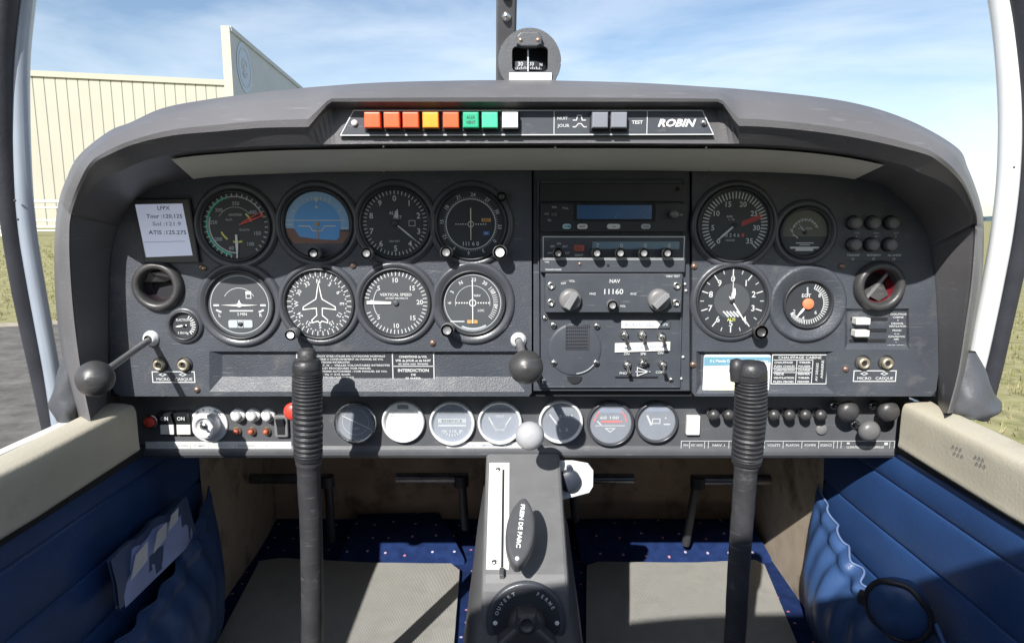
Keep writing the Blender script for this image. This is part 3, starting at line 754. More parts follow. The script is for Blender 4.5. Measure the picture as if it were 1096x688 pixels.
def needle(t, length, ang, w=1.6, m='white', tail=4, y=-2.2, name='needle', hub=2.6, hubm='black', point=True, dot=None):
    k = t['k']; mb = MB(k); a = R(ang); d = V((sin(a), cos(a))); n = V((d.y, -d.x))
    P = [d*-tail+n*w*.35, d*-tail-n*w*.35, d*length*.6-n*w*.5, d*length-n*(w*.12 if point else w*.5), d*length+n*(w*.12 if point else w*.5), d*length*.6+n*w*.5]
    mb.prism([(p.x, p.y) for p in P], y+.3, y-.1, m)
    mb.lathe([(hub,y+.6),(hub,y-.5),(hub*.6,y-.9),(0,y-.9)], m=hubm, n=20)
    return mb.build(name, t)
def knob(t, dx, dz, r, h=12, m_='knob_grey', cap='knob_light', name='knob', base=True):
    k = t['k']
    if 'gx' in t.keys():
        q = h*k/.7; gx, gy = t['gx']+dx, t['gy']-dz; dx -= (gx-548)*q; dz += (gy-235)*q
    mb = MB(k); c = (dx, dz)
    if base: mb.lathe([(r*.75,0),(r*.75,-h*.5)], c=c, m='black', n=24)
    n = 28; prof = [(r*.9,-h*.42),(r,-h*.5),(r,-h*.93),(r*.93,-h),(r*.62,-h),(r*.55,-h*.95),(0,-h*.95)]
    mb.lathe(prof[:5], c=c, m=m_, n=n); mb.lathe(prof[3:], c=c, m=cap, n=n)
    return mb.build(name, t)

# airspeed
t, d = gauge('airspeed_indicator', 'round airspeed dial with green arc and crossed red needles, beside the pale display', 'gauge', 253, 242, 34.5, 44)
d.arc(31, 193, 345, 2.2, -1.3, 'green'); d.arc(31, 345, 425, 1.4, -1.3, 'dim_white'); d.arc(28.6, 180, 290, 1.4, -1.3, 'ink_white'); d.arc(30.5, 425, 432, 3, -1.3, 'needle_red')
d.ticks(31, 35, 182, 500, 34, 1.1, -1.4, 'ink_white')
for s_, a in (('350',3),('300',-45),('250',-80),('200',-125),('60',195),('100',142),('400',52),('150',108)):
    d.text(s_, 24*sin(R(a)), 24*cos(R(a)), 4.0, -1.35, 'dim_white')
for a, c_ in ((40,'yellow'),(160,'yellow'),(215,'yellow')): d.arc(17, a, a+34, 2.0, -1.3, c_)
d.arc(20, -60, 50, .7, -1.3, 'dim_white'); d.text('AIRSPEED', 0, 12, 2.6, -1.35, 'dim_white'); d.text('km/h', -7, 7, 2.6, -1.35, 'dim_white'); d.text('KNOTS', 9, -4, 2.4, -1.35, 'dim_white')
d.build('dial', t); needle(t, 34, 180, 3.0, 'white', tail=-9, hub=0.1); needle(t, 33, 70, 1.6, 'needle_red', tail=-4, y=-2.6, name='red_needle', hub=.1); needle(t, 34, 62, 1.2, 'needle_red', tail=-8, y=-3.0, name='red_needle', hub=.1)
# attitude
t, d = gauge('attitude_indicator', 'artificial horizon dial, blue above brown, with a small orange aircraft mark', 'gauge', 340, 240, 35, 44)
Ra = 34.0
def seg(a0, a1, r, y, m_, zmin=None):
    d.add([(r*sin(R(a0+(a1-a0)*i/40)), y, r*cos(R(a0+(a1-a0)*i/40))) for i in range(41)], [list(range(41))], m_)
seg(-100, 100, Ra, -1.3, 'ring_blue')
d.poly([(-34,-4),(34,-8),(33,-13),(26,-21),(-26,-21),(-32,-13)], -1.4, 'horizon_brown')
seg(-104, 104, 25, -1.6, 'horizon_blue'); d.poly([(-24,-6),(24,-6),(23,-14),(20,-17),(0,-16),(-20,-13)], -1.65, 'horizon_blue')
d.stroke([(-33,4),(31,4)], .9, -1.8, 'ink_white'); d.stroke([(-34,-.5),(-26,-.5)], 1.2, -1.8, 'ink_white'); d.stroke([(26,-4),(33,-4)], 1.2, -1.8, 'ink_white')
for a in (-60,-30,-20,-10,10,20,30,60): d.ticks(25.5, 31 if abs(a) > 20 else 29, a, a, 1, .9, -1.8, 'ink_white')
d.poly([(-3,28),(3,28),(0,22.5)], -1.8, 'ink_white'); d.poly([(-2,17),(2,17),(0,20.5)], -1.8, 'ink_white')
d.stroke([(-20,-2),(-8,-2),(-5,-7),(5,-7),(8,-2),(20,-2)], 1.2, -2.2, 'ink_white'); d.build('dial', t)
MB(t['k']).lathe([(0,-2.8),(1.8,-2.6),(2.2,-1.9)], m='amber', n=20).flat(-.8,.8,-16,-4,-2.3,'amber').build('aircraft_mark', t)
m = MB(t['k']); m.poly([(-31,-20.5),(31,-20.5),(26,-27),(18,-32),(0,-35),(-18,-32),(-26,-27)], -1.9, 'panel_plastic'); m.build('mask', t)
knob(t, -6, -31, 6, 23)
# altimeter
t, d = gauge('altimeter', 'altimeter dial with a long pale needle towards four, in the top row of flight dials', 'gauge', 423, 239, 35, 44)
d.ticks(30.5, 34.5, 0, 360-7.2, 50, .9, -1.4, 'ink_white')
for i in range(10): d.text(str(i), 26.5*sin(R(i*36)), 26.5*cos(R(i*36)), 6.2, -1.4, 'ink_white')
d.text('ALT', -2, 11, 3.4, -1.4, 'ink_white'); d.text('FEET', 3, 6.4, 3.2, -1.4, 'ink_white'); d.text('1000 FEET', -1, -19, 2.0, -1.4, 'dim_white'); d.rectline(15, 21.5, -2.8, 2.8, .7, -1.4, 'dim_white'); d.build('dial', t)
needle(t, 30, 130, 1.8, 'ink_white', tail=-4, hub=3.5, hubm='dial_black'); needle(t, 15, 12, 4.2, 'ink_white', tail=-6, y=-2.6, name='short_needle', hub=.1)
knob(t, -32, -32, 6, 23)
# VOR upper
t, d = gauge('navigation_indicator', 'navigation dial reading 111 6 0 at its foot, top row beside the radios', 'gauge', 504, 240, 35.5, 44)
d.arc(26.5, 0, 360, 1.0, -1.4, 'ink_white', n=60); d.ticks(26.5, 29, 0, 355, 72, .5, -1.4, 'dim_white')
for i, s_ in enumerate(('24','27','30','33','0','3','6','9','12','15','18','21')):
    a = 5+i*30; d.text(s_, 31.3*sin(R(a)), 31.3*cos(R(a)), 3.9, -1.4, 'ink_white', rot=a)
for i in range(5):
    for s_ in (-1, 1): d.flat(s_*(5.5+i*2.6)-.7, s_*(5.5+i*2.6)+.7, -.6, .6, -1.5, 'ink_white')
d.arc(3, 0, 360, .8, -1.5, 'ink_white'); d.flat(11.5,21.5,2.6,6.2,-1.4,'amber'); d.text('NAV', 16.5, 4.4, 2.2, -1.5, 'ink_dark'); d.flat(13,20,-11.5,-7.5,-1.4,'flag_blue'); d.text('GS', 16.5, -9.5, 2.2, -1.5, 'ink_white')
d.text('111 6 0', 0, -20.5, 4.4, -1.5, 'ink_white'); d.build('dial', t)
needle(t, 17, 0, 1.0, 'card_yellow', tail=17, hub=.1, point=False)
knob(t, -27, -30, 6.5, 20); knob(t, 31, -30, 7.5, 22, 'knob_light', 'white'); knob(t, 33, 29, 5, 8, 'knob_black', 'knob_black')
# suction small gauge
t, d = gauge('suction_gauge', 'tiny round white-marked suction dial below the left air vent', 'gauge', 198, 348, 13, 18, depth=5)
for i in range(9): d.ticks(8, 12, 30+i*14, 30+i*14, 1, 1.2, -1.3, 'ink_white')
d.text('SUCTION', -1, 6, 2.6, -1.3, 'ink_white'); d.text('5', 7, 1, 3.4, -1.3, 'ink_white'); d.text('4', 6, -6, 3.4, -1.3, 'ink_white'); d.text('3 IN Hg', -2, -8, 2.6, -1.3, 'ink_white'); d.build('dial', t)
needle(t, 9, 262, 1.8, 'white', tail=3, hub=1.5)
# turn coordinator
t, d = gauge('turn_coordinator', 'grey turn-and-slip dial with a level white aircraft, lower left of the flight dials', 'gauge', 257, 326, 34, 44, face='dial_grey')
d.disc(29.5, y=-1.2, m='dial_grey'); d.arc(31, 0, 360, .8, -1.3, 'dim_white', n=60); d.arc(18, -60, 60, .5, -1.3, 'ink_white')
for s_ in (-1, 1):
    d.stroke([(s_*22,-.5),(s_*28,-.5)], 2.0, -1.4, 'ink_white'); d.stroke([(s_*20,-8),(s_*25.5,-5.5)], 2.0, -1.4, 'ink_white')
d.text('L', -22, -11, 3.8, -1.4, 'ink_white'); d.text('R', 22, -11, 3.8, -1.4, 'ink_white'); d.text('2 MIN', 2, -10, 3.0, -1.4, 'ink_white'); d.stroke([(-11,-6.5),(14,-6.5)], 1.4, -1.4, 'ink_white')
d.rectline(7.5, 12.5, 7, 14, .8, -1.4, 'ink_white'); d.flat(7,13,11,14.5,-1.45,'ink_white'); d.build('dial', t)
m = MB(t['k']); m.poly([(-20,-.3),(-3,.6),(-1.6,1.6),(0,5.5),(1.6,1.6),(3,.6),(20,-.3),(3,-1.4),(0,-2.6),(-3,-1.4)], -2.2, 'white'); m.build('aircraft_pointer', t)
m = MB(t['k']); m.prism(rrect(-13,13,-25,-16.5,2), -1.0, -2.2, 'dim_white', .4); m.flat(-3.2,-2.6,-24.5,-17,-2.4,'black'); m.flat(2.6,3.2,-24.5,-17,-2.4,'black'); m.sphere((0,-2.6,-20.8),2.6,'black',16,.4); m.build('slip_ball_tube', t)
# directional gyro
t, d = gauge('heading_indicator', 'heading dial with a white outlined aircraft, knob at its lower left', 'gauge', 342, 325, 35, 43, face='dial_grey')
d.ticks(29.5, 34.5, 0, 355, 72, .9, -1.4, 'ink_white'); d.ticks(28, 34.5, 0, 350, 36, 1.1, -1.4, 'ink_white')
for i, s_ in enumerate(('N','3','6','E','12','15','S','21','24','W','30','33')):
    a = i*30-58+60-2; d.text(s_, 24.5*sin(R(a)), 24.5*cos(R(a)), 4.6, -1.4, 'ink_white', rot=a)
pl = [(0,23),(1.6,14),(2.6,8),(3.4,5),(17,-3.2),(17.5,-6.2),(3.2,-4.6),(3.0,-12.5),(8.5,-17.5),(8.2,-20.4),(2.2,-18.6),(0,-21)]
d.stroke(pl+[(-x, z) for x, z in pl[-2:0:-1]], 1.0, -1.6, 'white', True); d.build('dial', t)
knob(t, -33, -34, 6, 25, 'knob_light', 'white')
# vertical speed
t, d = gauge('vertical_speed_indicator', 'vertical speed dial with its thick white needle pointing level left', 'gauge', 424, 324, 34.5, 43, face='dial_grey')
d.ticks(29, 33.5, -80, 250, 46, .9, -1.4, 'ink_white')
for s_, x, z in (('5',-18,16),('10',0,24.5),('15',18,16),('20',25.5,1),('15',18,-16),('10',0,-24.5),('5',-19,-15),('0',-26,1)):
    d.text(s_, x, z, 5.2, -1.4, 'ink_white')
d.text('VERTICAL SPEED', 0, 9, 3.0, -1.4, 'ink_white', wid=34); d.text('100 FEET PER MINUTE', 1, 5, 1.9, -1.4, 'ink_white', wid=24); d.arc(24, 235, 305, .9, -1.4, 'dim_white'); d.build('dial', t)
needle(t, 31, 271, 3.2, 'white', tail=-5, hub=3, hubm='dial_grey', point=False)
# lower CDI
t, d = gauge('course_indicator', 'bluish course dial with a small amber flag and ribbed knob, beside the black plunger lever', 'gauge', 506, 324, 32, 43, face='dial_grey')
d.disc(29.5, y=-1.2, m='card_blue') if False else None
d.arc(30, 0, 360, .7, -1.3, 'dim_white', n=60); d.arc(18.5, -100, 100, .6, -1.3, 'dim_white', n=60); d.ticks(22, 27, 50, 130, 16, .7, -1.4, 'ink_white')
for s_, a in (('6',-90),('3',-62),('N',-30),('33',3),('30',32),('27',60),('24',98)): d.text(s_, 25*sin(R(a)), 25*cos(R(a)), 4.0, -1.4, 'ink_white', rot=a)
for i in range(5):
    for s_ in (-1, 1): d.flat(s_*(6+i*2.8)-.8, s_*(6+i*2.8)+.8, -.8, .8, -1.5, 'ink_white')
d.arc(3.4, 0, 360, 1.1, -1.5, 'ink_white'); d.text('NAV', 5, 8, 2.6, -1.4, 'ink_white'); d.text('LOC', 9, -8, 2.6, -1.4, 'ink_white'); d.flat(-6,5,-22,-18.5,-1.4,'amber'); d.text('OFF', -.5, -20.2, 2.2, -1.5, 'ink_dark')
d.stroke([(-24,-20),(-9,-20)], 1.2, -1.4, 'ink_white'); d.arc(28, 150, 205, 2.0, -1.35, 'dim_white'); d.build('dial', t)
needle(t, 25, 0, 1.1, 'white', tail=22, hub=.1, point=False); knob(t, -28, -30, 7, 21, 'knob_grey', 'knob_light')
# tachometer
t, d = gauge('tachometer', 'engine speed dial marked 0 to 35 with a red radial line', 'gauge', 786, 241, 37, 45)
d.ticks(28, 35, -135, 135, 43, 1.3, -1.4, 'ink_white')
for i, s_ in enumerate(('0','5','10','15','20','25','30','35')):
    a = -135+i*270/7; d.text(s_, 23.5*sin(R(a)), 23.5*cos(R(a)), 5.8, -1.4, 'ink_white')
d.text('RPM', -6, 9, 2.4, -1.4, 'ink_white'); d.text('x 100', -4, 6, 2.2, -1.4, 'dim_white'); d.text('0 2 4 6', -2, -10.5, 4.0, -1.4, 'dim_white'); d.text('8', 9, -10.5, 4, -1.4, 'needle_red'); d.text('HOURS', -4, -16, 2.2, -1.4, 'dim_white')
for i in range(6): a = 62+i*3; d.stroke([(7,-1+i*.9),(30*sin(R(72))+i*0,30*cos(R(76))+i*.9)], .4, -1.45, 'needle_red')
d.build('dial', t); needle(t, 26, 228, 2.4, 'ink_white', tail=2, hub=2.5)
# dual small gauge
t, d = gauge('fuel_pressure_gauge', 'small dim olive-faced dial right of the engine speed dial', 'gauge', 861, 249, 24, 33)
d.poly([(24*sin(R(-100+i*5)), 24*cos(R(-100+i*5))) for i in range(41)], -1.2, 'dial_olive')
d.ticks(12, 15, -60, 60, 9, 1, -1.4, 'ink_white'); d.arc(14, -70, -20, 1, -1.4, 'ink_white'); d.arc(14, 20, 70, 1, -1.4, 'ink_white'); d.text('2 4 6 8', 0, 14, 3, -1.4, 'dim_white'); d.text('FUEL PRESS', 0, 4.5, 2.2, -1.4, 'dim_white')
d.stroke([(-16,4),(-12,-2),(-7,-6)], .9, -1.4, 'ink_white'); d.stroke([(-14,4),(-12,-4)], .9, -1.4, 'ink_white')
d.stroke([(-9,-11),(10,-11)], 1, -1.4, 'ink_white'); d.stroke([(-5,-13),(6,-13)], .8, -1.4, 'ink_white'); d.flat(-15,16,-17,-15,-1.4,'ink_white'); d.flat(-9,10,-19.5,-17,-1.4,'ink_white'); d.build('dial', t)
needle(t, 12, -40, 1.2, 'dim_white', tail=1, hub=2)
# second altimeter
t, d = gauge('altimeter', 'second altimeter below the engine speed dial, hatched window and both needles spread', 'gauge', 783, 322, 35.5, 42)
d.disc(19, y=-1.2, m='dial_grey')
d.ticks(27, 34, 0, 324, 10, 1.2, -1.4, 'ink_white'); d.ticks(30, 34, 18, 342, 10, 1.0, -1.4, 'dim_white')
for i in range(10): d.text(str(i), 24*sin(R(i*36)), 24*cos(R(i*36)), 6.6, -1.4, 'ink_white')
for i in range(5): d.stroke([(-9+i*3.6,-11),(-3+i*3.6,-17)], 1.6, -1.5, 'ink_white')
d.text('ALTI', 0, -20, 3.2, -1.5, 'yellow'); d.build('dial', t)
needle(t, 30, 147, 1.5, 'white', tail=6, hub=2.5); needle(t, 14, 8, 4.4, 'white', tail=-3, y=-2.6, name='short_needle', hub=.1); needle(t, 28, 0, .9, 'ink_white', tail=-2, y=-3, name='thin_needle', hub=.1)
knob(t, 34, -34, 7.5, 17, 'knob_black', 'knob_black')
# manifold-like small gauge
t, d = gauge('egt_gauge', 'small dial with an orange hub in a wide moulded ring, right-hand panel', 'gauge', 864, 325, 23.5, 40, ring_mat='panel_plastic')
d.ticks(17, 22, 20, 230, 30, 1.0, -1.4, 'ink_white'); d.arc(17, 20, 120, .8, -1.4, 'ink_white'); d.arc(19, 190, 240, 4, -1.4, 'ink_white')
for s_, x, z in (('EGT',-2,9),('2',-14,-8),('4',-4,-15),('6',9,-9),('8',12,9)): d.text(s_, x, z, 4, -1.4, 'ink_white')
d.ticks(8, 18, -5, -5, 1, 1.6, -1.5, 'dim_white'); d.build('dial', t); needle(t, 19, 218, 2.4, 'white', tail=0, hub=.1)
MB(t['k']).lathe([(6,-1.6),(6,-3.4),(5.2,-4),(0,-4)], m='orange_dot', n=28).build('hub', t)

# ---------------------------------------------------------------- air vents
def vent(px, py, label, red):
    t = thing('air_vent', label, 'air vent', W(px, py, 0)); k = sc(py, 0)
    MB(k).lathe([(27,.5),(27.5,-1.5),(26,-6),(23.5,-8.5),(20.5,-8.5),(18.2,-6.5),(17.5,-2),(17.2,0)], m='knob_black', n=64).build('rim', t)
    MB(k).lathe([(17.3,0),(17.0,6),(14,13),(0,17)], m='red_tube' if red else 'tube_dark', n=48).build('duct', t)
    m = MB(k); a = R(-38 if red else 18)
    if red:
        c, s_ = cos(a), sin(a); P = [(-1.6,-16.5),(1.6,-16.5),(1.6,16.5),(-1.6,16.5)]
        m.prism([(x*c-z*s_*-1, z*c-x*s_*1) if False else (x*c+z*s_*-1, x*s_+z*c) for x, z in P], 5, 2, 'knob_breaker'); 
        m.add([(-15,4,-7),(3,2,-16.5),(13,2,-10),(4,3,6)], [(0,1,2,3)], 'knob_black')
    else:
        m.add([(-16,2,4),(-9,-1,13.5),(6,-1,15.5),(15,2,8),(4,7,4)], [(0,1,2,3,4)], 'knob_black')
    m.build('flap', t); return t

vent(170, 306, 'left round black air vent, dark inside, below the pale display', False)
vent(940, 306, 'right round black air vent with dark red inside and a grey blade across it', True)

# ---------------------------------------------------------------- display unit, left
t = thing('frequency_display', 'small square display with airfield frequencies at the far left of the panel', 'display', W(180, 248, 0)); k = sc(248, 0)
MB(k).prism([(-31,34),(27,35),(33,-33),(-26,-33)], 0, -5, 'bezel', 1.2).build('frame', t)
m = MB(k); m.poly([(-30,28.5),(20,29.5),(27,-25),(-23,-27)], -5.4, 'screen_paper')
for s_, x, z, a_ in (('LFPX',0,25,'C'),('Tour :120,125',0,16.5,'C'),('Sol :121.9',2,8.5,'C'),('ATIS :125.275',2,-.5,'C')):
    m.text(s_, x, z, 4.2, -5.7, 'ink_dark' if s_ != 'Sol :121.9' else 'ink_blue', a_, 0.01, wid={'LFPX':13,'Tour :120,125':38,'Sol :121.9':30,'ATIS :125.275':40}[s_])
m.stroke([(-24,-11),(20,-10)], .5, -5.7, 'ink_blue'); m.build('screen', t)
MB(k).lathe([(0,-4),(2,-3.6),(3,0)], c=(36,-39), m='brass', n=16).build('screw', t)
# ---------------------------------------------------------------- radios
def unit(name, label, cat, x0, x1, y0, y1, Y=.003, prot=5, m_='black', bev=.8, faces=None):
    cx, cy = (x0+x1)/2, (y0+y1)/2; t = thing(name, label, cat, W(cx, cy, Y)); t['k'] = sc(cy, Y); t['gx'] = cx; t['gy'] = cy
    MB(t['k']).prism(rrect(-(x1-x0)/2, (x1-x0)/2, -(y1-y0)/2, (y1-y0)/2, 1.2, 3), 0, -prot, m_, bev).build('case', t); return t
def rel(t, cx, cy):   # converts photo px to local px for a unit centred at cx, cy
    return lambda px, py: (px-cx, cy-py)
t = unit('blanking_plate', 'blank dark cover plate above the radio with blue display', 'panel cover', 578, 732, 197, 216, prot=4)
m = MB(t['k']); m.rectline(-75,75,-8,8.5,.5,-4.3,'bezel'); m.lathe([(2.4,-4),(2.2,-5.4),(0,-5.4)], c=(69,4), m='gap_black', n=12); m.lathe([(1.4,-4),(1.2,-4.8),(0,-4.8)], c=(-70,3), m='bezel', n=12); m.build('screw', t)
t = unit('radio', 'black radio with long blue display and four pale oval buttons', 'radio', 578, 733, 218, 248, prot=9); k = t['k']; r_ = rel(t, 655.5, 233)
m = MB(k); m.prism(rrect(-42,44,-4,15,1), -8.5, -9.6, 'gap_black', .4); dfr = m.build('display_frame', t)
m = MB(k); m.prism(rrect(-39,40,-1.5,13,.5), -9.4, -9.9, 'lcd_blue'); m.build('display', dfr)
for x, w_, mt, s_ in ((-49.5,8,'lcd_cyan','COM'),(-33,10,'label_white','NAV'),(0,13,'label_white','<->'),(34,9,'dim_white','STO')):
    m = MB(k); m.prism(rrect(x-w_/2-.5,x+w_/2+.5,-12,-6.5,2.6), -8.6, -11, mt, .8); m.text(s_, x, -9.2, 2.2, -11.3, 'ink_dark'); m.build('button', t)
knob(t, 61, 3.5, 7, 8, 'knob_black', 'knob_black'); 
MB(k).lathe([(4,-8),(4,-18),(3,-19),(0,-19)], c=(62.5,3.5), m='knob_grey', n=20).build('inner_knob', t)
MB(k).lathe([(4,-8.6),(3.8,-11),(1.6,-12),(0,-12)], c=(-63,3), m='knob_black', n=20).build('small_knob', t)
m = MB(k)
for s_, x, z in (('VOL',-63,11),('ON',-71,4),('SQ',-68,-2.5),('PULL',-51,10)): m.text(s_, x, z, 2.1, -9.3, 'dim_white')
m.text('COM', 69, 3, 2.4, -9.3, 'dim_white'); m.flat(-77,-6,-14.3,-13.7,-9.3,'bezel'); m.build('lettering', t)

t = unit('transponder', 'grey transponder framed in white, four small knobs below the code 7000', 'transponder', 578, 732, 252, 291, prot=7, m_='stack_metal'); k = t['k']
m = MB(k); m.rectline(-74,75,-4.5,18,1.1,-7.3,'ink_white'); m.flat(-74,75,-6.2,-5.6,-7.2,'dim_white')
for i, s_ in enumerate('7000'): m.text(s_, -16.5+i*25.2, 9.0, 4.8, -8.0, 'ink_white')
for s_, x, z in (('OFF',-67,1),('SBY',-64,8),('ON',-57.5,11),('ALT',-51,8),('TST',-48.5,1)): m.text(s_, x, z, 2.2, -7.3, 'ink_white')
m.text('IDENT', -36, -1.2, 2.2, -7.3, 'ink_white'); m.text('TYPE', -70, -8.5, 1.6, -7.3, 'ink_white'); m.text('TRANSPONDER', -63, -16.5, 1.8, -7.3, 'ink_white'); m.build('lettering', t)
m = MB(k); m.prism(rrect(-22,70,5.2,13,.8), -7, -7.5, 'lcd_pale'); m.build('code_window', t)
MB(k).prism(rrect(-41.5,-30.5,3,9.5,.8), -7, -9, 'lamp_dim_red', .5).text('REPLY', -36, 6.2, 1.6, -9.2, 'ink_dark').build('reply_lamp', t)

for i in range(4): knob(t, -16+i*25.2, .5, 5.3, 21, 'knob_black', 'knob_light', name='code_knob')
knob(t, -57.5, .5, 5.5, 20, 'knob_black', 'knob_black', name='mode_knob')
MB(k).lathe([(0,-8),(1.6,-7.8),(2,-7)], c=(-35,-10.5), m='screw_bronze', n=12).lathe([(0,-7.8),(1.4,-7.6),(1.6,-7)], c=(-5,-12), m='gap_black', n=12).build('screw', t)
t = unit('navigation_receiver', 'dark navigation receiver marked NAV with two big pointed grey knobs', 'radio', 583, 727, 292, 333, prot=12, m_='stack_metal'); k = t['k']; c_ = (655, 312.5)
m = MB(k); m.text('NAV', 1, 13, 4, -12.3, 'ink_white'); m.text('11160', 0, 2, 5.6, -12.6, 'ink_white', wid=20)
for s_, x, z in (('OFF',-53,10.5),('VOL',-44,13),('MHZ',-22,-.5),('KHZ',21,-.5),('NAV TEST',62,18),('VOL',10,-13.5)): m.text(s_, x, z, 2.3, -12.3, 'ink_white')
m.build('lettering', t)
for x in (-46, 47):
    m = MB(k); m.lathe([(11.5,-12),(11.5,-17),(10.5,-19),(7,-20),(0,-20)], c=(x,-6.5), m='knob_grey', n=36)
    a = R(-30 if x < 0 else -45); P = [(-3.4,-9),(3.4,-9),(3.4,9),(0,11),(-3.4,9)]; m.prism([(x+p*cos(a)+q*sin(a)*(-1), -6.5+p*sin(a)+q*cos(a)) for p, q in P], -19, -28, 'knob_light', .8); m.build('tuning_knob', t)
knob(t, 1, -14.5, 5.5, 20, 'knob_grey', 'knob_light', name='volume_knob')
for x, z in ((-66,8),(-66,-10),(66,8),(66,-10)):
    MB(k).lathe([(4.2,-12),(4.2,-13.6),(3.4,-14.2),(2.2,-14.2),(2.0,-13.2),(0,-13.2)], c=(x,z), m='steel', n=20).build('screw', t)
# speaker plate
t = thing('speaker', 'small loudspeaker plate with square black grille, below the navigation receiver', 'speaker', W(615, 374, .004)); k = sc(374, .004); t['k'] = k
m = MB(k); m.lathe([(29,.2),(28,-1.2),(26,-1.6),(0,-1.6)], m='stack_metal', n=56); m.arc(26, 120, 175, 1.0, -1.9, 'dim_white'); m.build('plate', t)
m = MB(k)
for j in range(7):
    for i in range(11): m.prism(rrect(-9+i*2.1-.0,-7.5+i*2.1,1+j*3.6,3.6+j*3.6,.6,2), -1.5, -2.0, 'gap_black')
m.rectline(-9.5,15,0,26.5,.5,-1.9,'gap_black'); m.build('grille', t)
m = MB(k); m.poly([(8*cos(R(180+i*9)), -29+8*sin(R(180+i*9))) for i in range(21)], -1.9, 'gap_black'); m.build('cutout', t)
for x, z in ((-23,27),(23,26),(-22,-14),(23,-14)): MB(k).lathe([(3.4,-1),(3.2,-3),(2.2,-3.6),(0,-3.6)], c=(x,z), m='steel', n=16).build('screw', t)
# audio switches
ap = thing('label_strip', 'printed sticker at the top of the toggle switches', 'label', W(689, 347, .003)); k = sc(347, .003)
MB(k).prism([(-24,-4),(15,-4),(20,3.8),(-24,3.8)], 0, -1, 'label_white').text('AUDIO SEL', -5, 0, 4, -1.3, 'ink_blue', wid=32).build('sticker', ap)
MB(k).prism([(15.5,-4.2),(28,-4.2),(28,4),(20.2,4)], 0, -1, 'stack_metal').text('SPK', 23, 0, 3, -1.3, 'dim_white').build('end_plate', ap)
tp = thing('label_strip', 'white tape label running across between the upper and lower toggle switches', 'label', W(688, 371, .003)); k = sc(371, .003)
MB(k).prism([(-30,-6),(29,-4),(29,5.5),(-30,4)], 0, -1, 'label_white').text('COM', -21, -.8, 3, -1.3, 'ink_blue').text('VOR', -4, -.3, 3, -1.3, 'ink_blue').text('ADF  DME', 16, .4, 3, -1.3, 'ink_blue').build('tape', tp)
def toggle(px, py, label, ang=0, up=True, k_=1.0, Y=.003, mt='steel', grp='toggle switches below the navigation receiver'):
    t = thing('toggle_switch', label, 'switch', W(px, py, Y), grp); k = sc(py, Y)*k_
    MB(k).lathe([(5.4,0),(5.2,-2.5),(4.0,-3.2),(3.8,-5.5),(2.6,-6.2),(0,-6.2)], m=mt, n=6+18, ).build('nut', t)
    d = V((sin(R(ang)), cos(R(ang)))) * (1 if up else -1)
    MB(k).tube([(0,-5,0),(d.x*4,-10,d.y*4),(d.x*9,-15,d.y*9)], [1.6,1.9,2.7], mt, 14).build('lever', t)
for px, py, l, a, u in ((668,358,'upper left toggle switch above the white tape',-12,False),(687,358,'upper middle toggle switch above the white tape',-10,False),(708,360,'upper right toggle switch above the white tape, its lever longest',-8,False),
                        (671,390,'lower left toggle switch under the white tape',0,False),(688,388,'lower middle toggle switch over the printed arrow',0,True),(709,390,'lower right toggle switch under the white tape',0,False)):
    toggle(px, py, l, a, u, .85)
m = MB(sc(395, .003)); c0 = W(688, 395, .003)
for s_, x, z in (('ON',-18,17),('ON',18,18),('SPK',0,17),('PHO',-21,-4),('COM',18,-3)): m.text(s_, x, z, 2.8, -1.2, 'ink_white')
m.stroke([(-6,-7),(6,-2.5),(-6,2)], 1.0, -1.2, 'ink_white', True); m.stroke([(-8,-2.5),(8,-2.5)], .9, -1.2, 'ink_white'); m.stroke([(-30,-8),(16,-8)], 1.2, -1.2, 'gap_black')
o = m.build('printed_legend', cs, c0-SO)
# ---------------------------------------------------------------- jacks
def jack(px, py, label):
    t = thing('jack_socket', label, 'socket', W(px, py, 0), 'headset jack sockets on the panel'); k = sc(py, 0)
    MB(k).lathe([(8.5,0),(8.3,-1),(7.6,-1.2),(7.2,-.2)], m='black', n=32).build('washer', t)
    MB(k).lathe([(6.2,0),(6.2,-4.5),(5.4,-6),(3.2,-6),(2.8,-4)], m='jack_metal', n=32).lathe([(2.9,-4),(0,-4)], m='gap_black', n=24).build('sleeve', t)
jack(172, 390, 'left socket of the pair at the lower left of the panel'); jack(198, 390, 'right socket of the pair at the lower left of the panel')
jack(923, 388, 'left socket of the pair below the white slider levers'); jack(948, 388, 'right socket of the pair below the white slider levers')
def jackplate(par, org, cx, cy):
    k = sc(cy, 0); m = MB(k); m.rectline(-22.5,22.5,-6,5.5,1.1,-.5,'ink_white')
    m.text('MICRO', -11, -2.6, 3.2, -.5, 'ink_white', wid=15); m.text('CASQUE', 10.5, -2.6, 3.2, -.5, 'ink_white', wid=19)
    for x in (-11.5, 10): m.stroke([(x-3.5,2.4),(x,4),(x+3.5,2.4),(x,.8)], .8, -.5, 'ink_white', True)
    m.build('socket_label', par, W(cx, cy, 0)-org)
jackplate(fp, PO, 186, 403); jackplate(rp, RO, 936, 402)
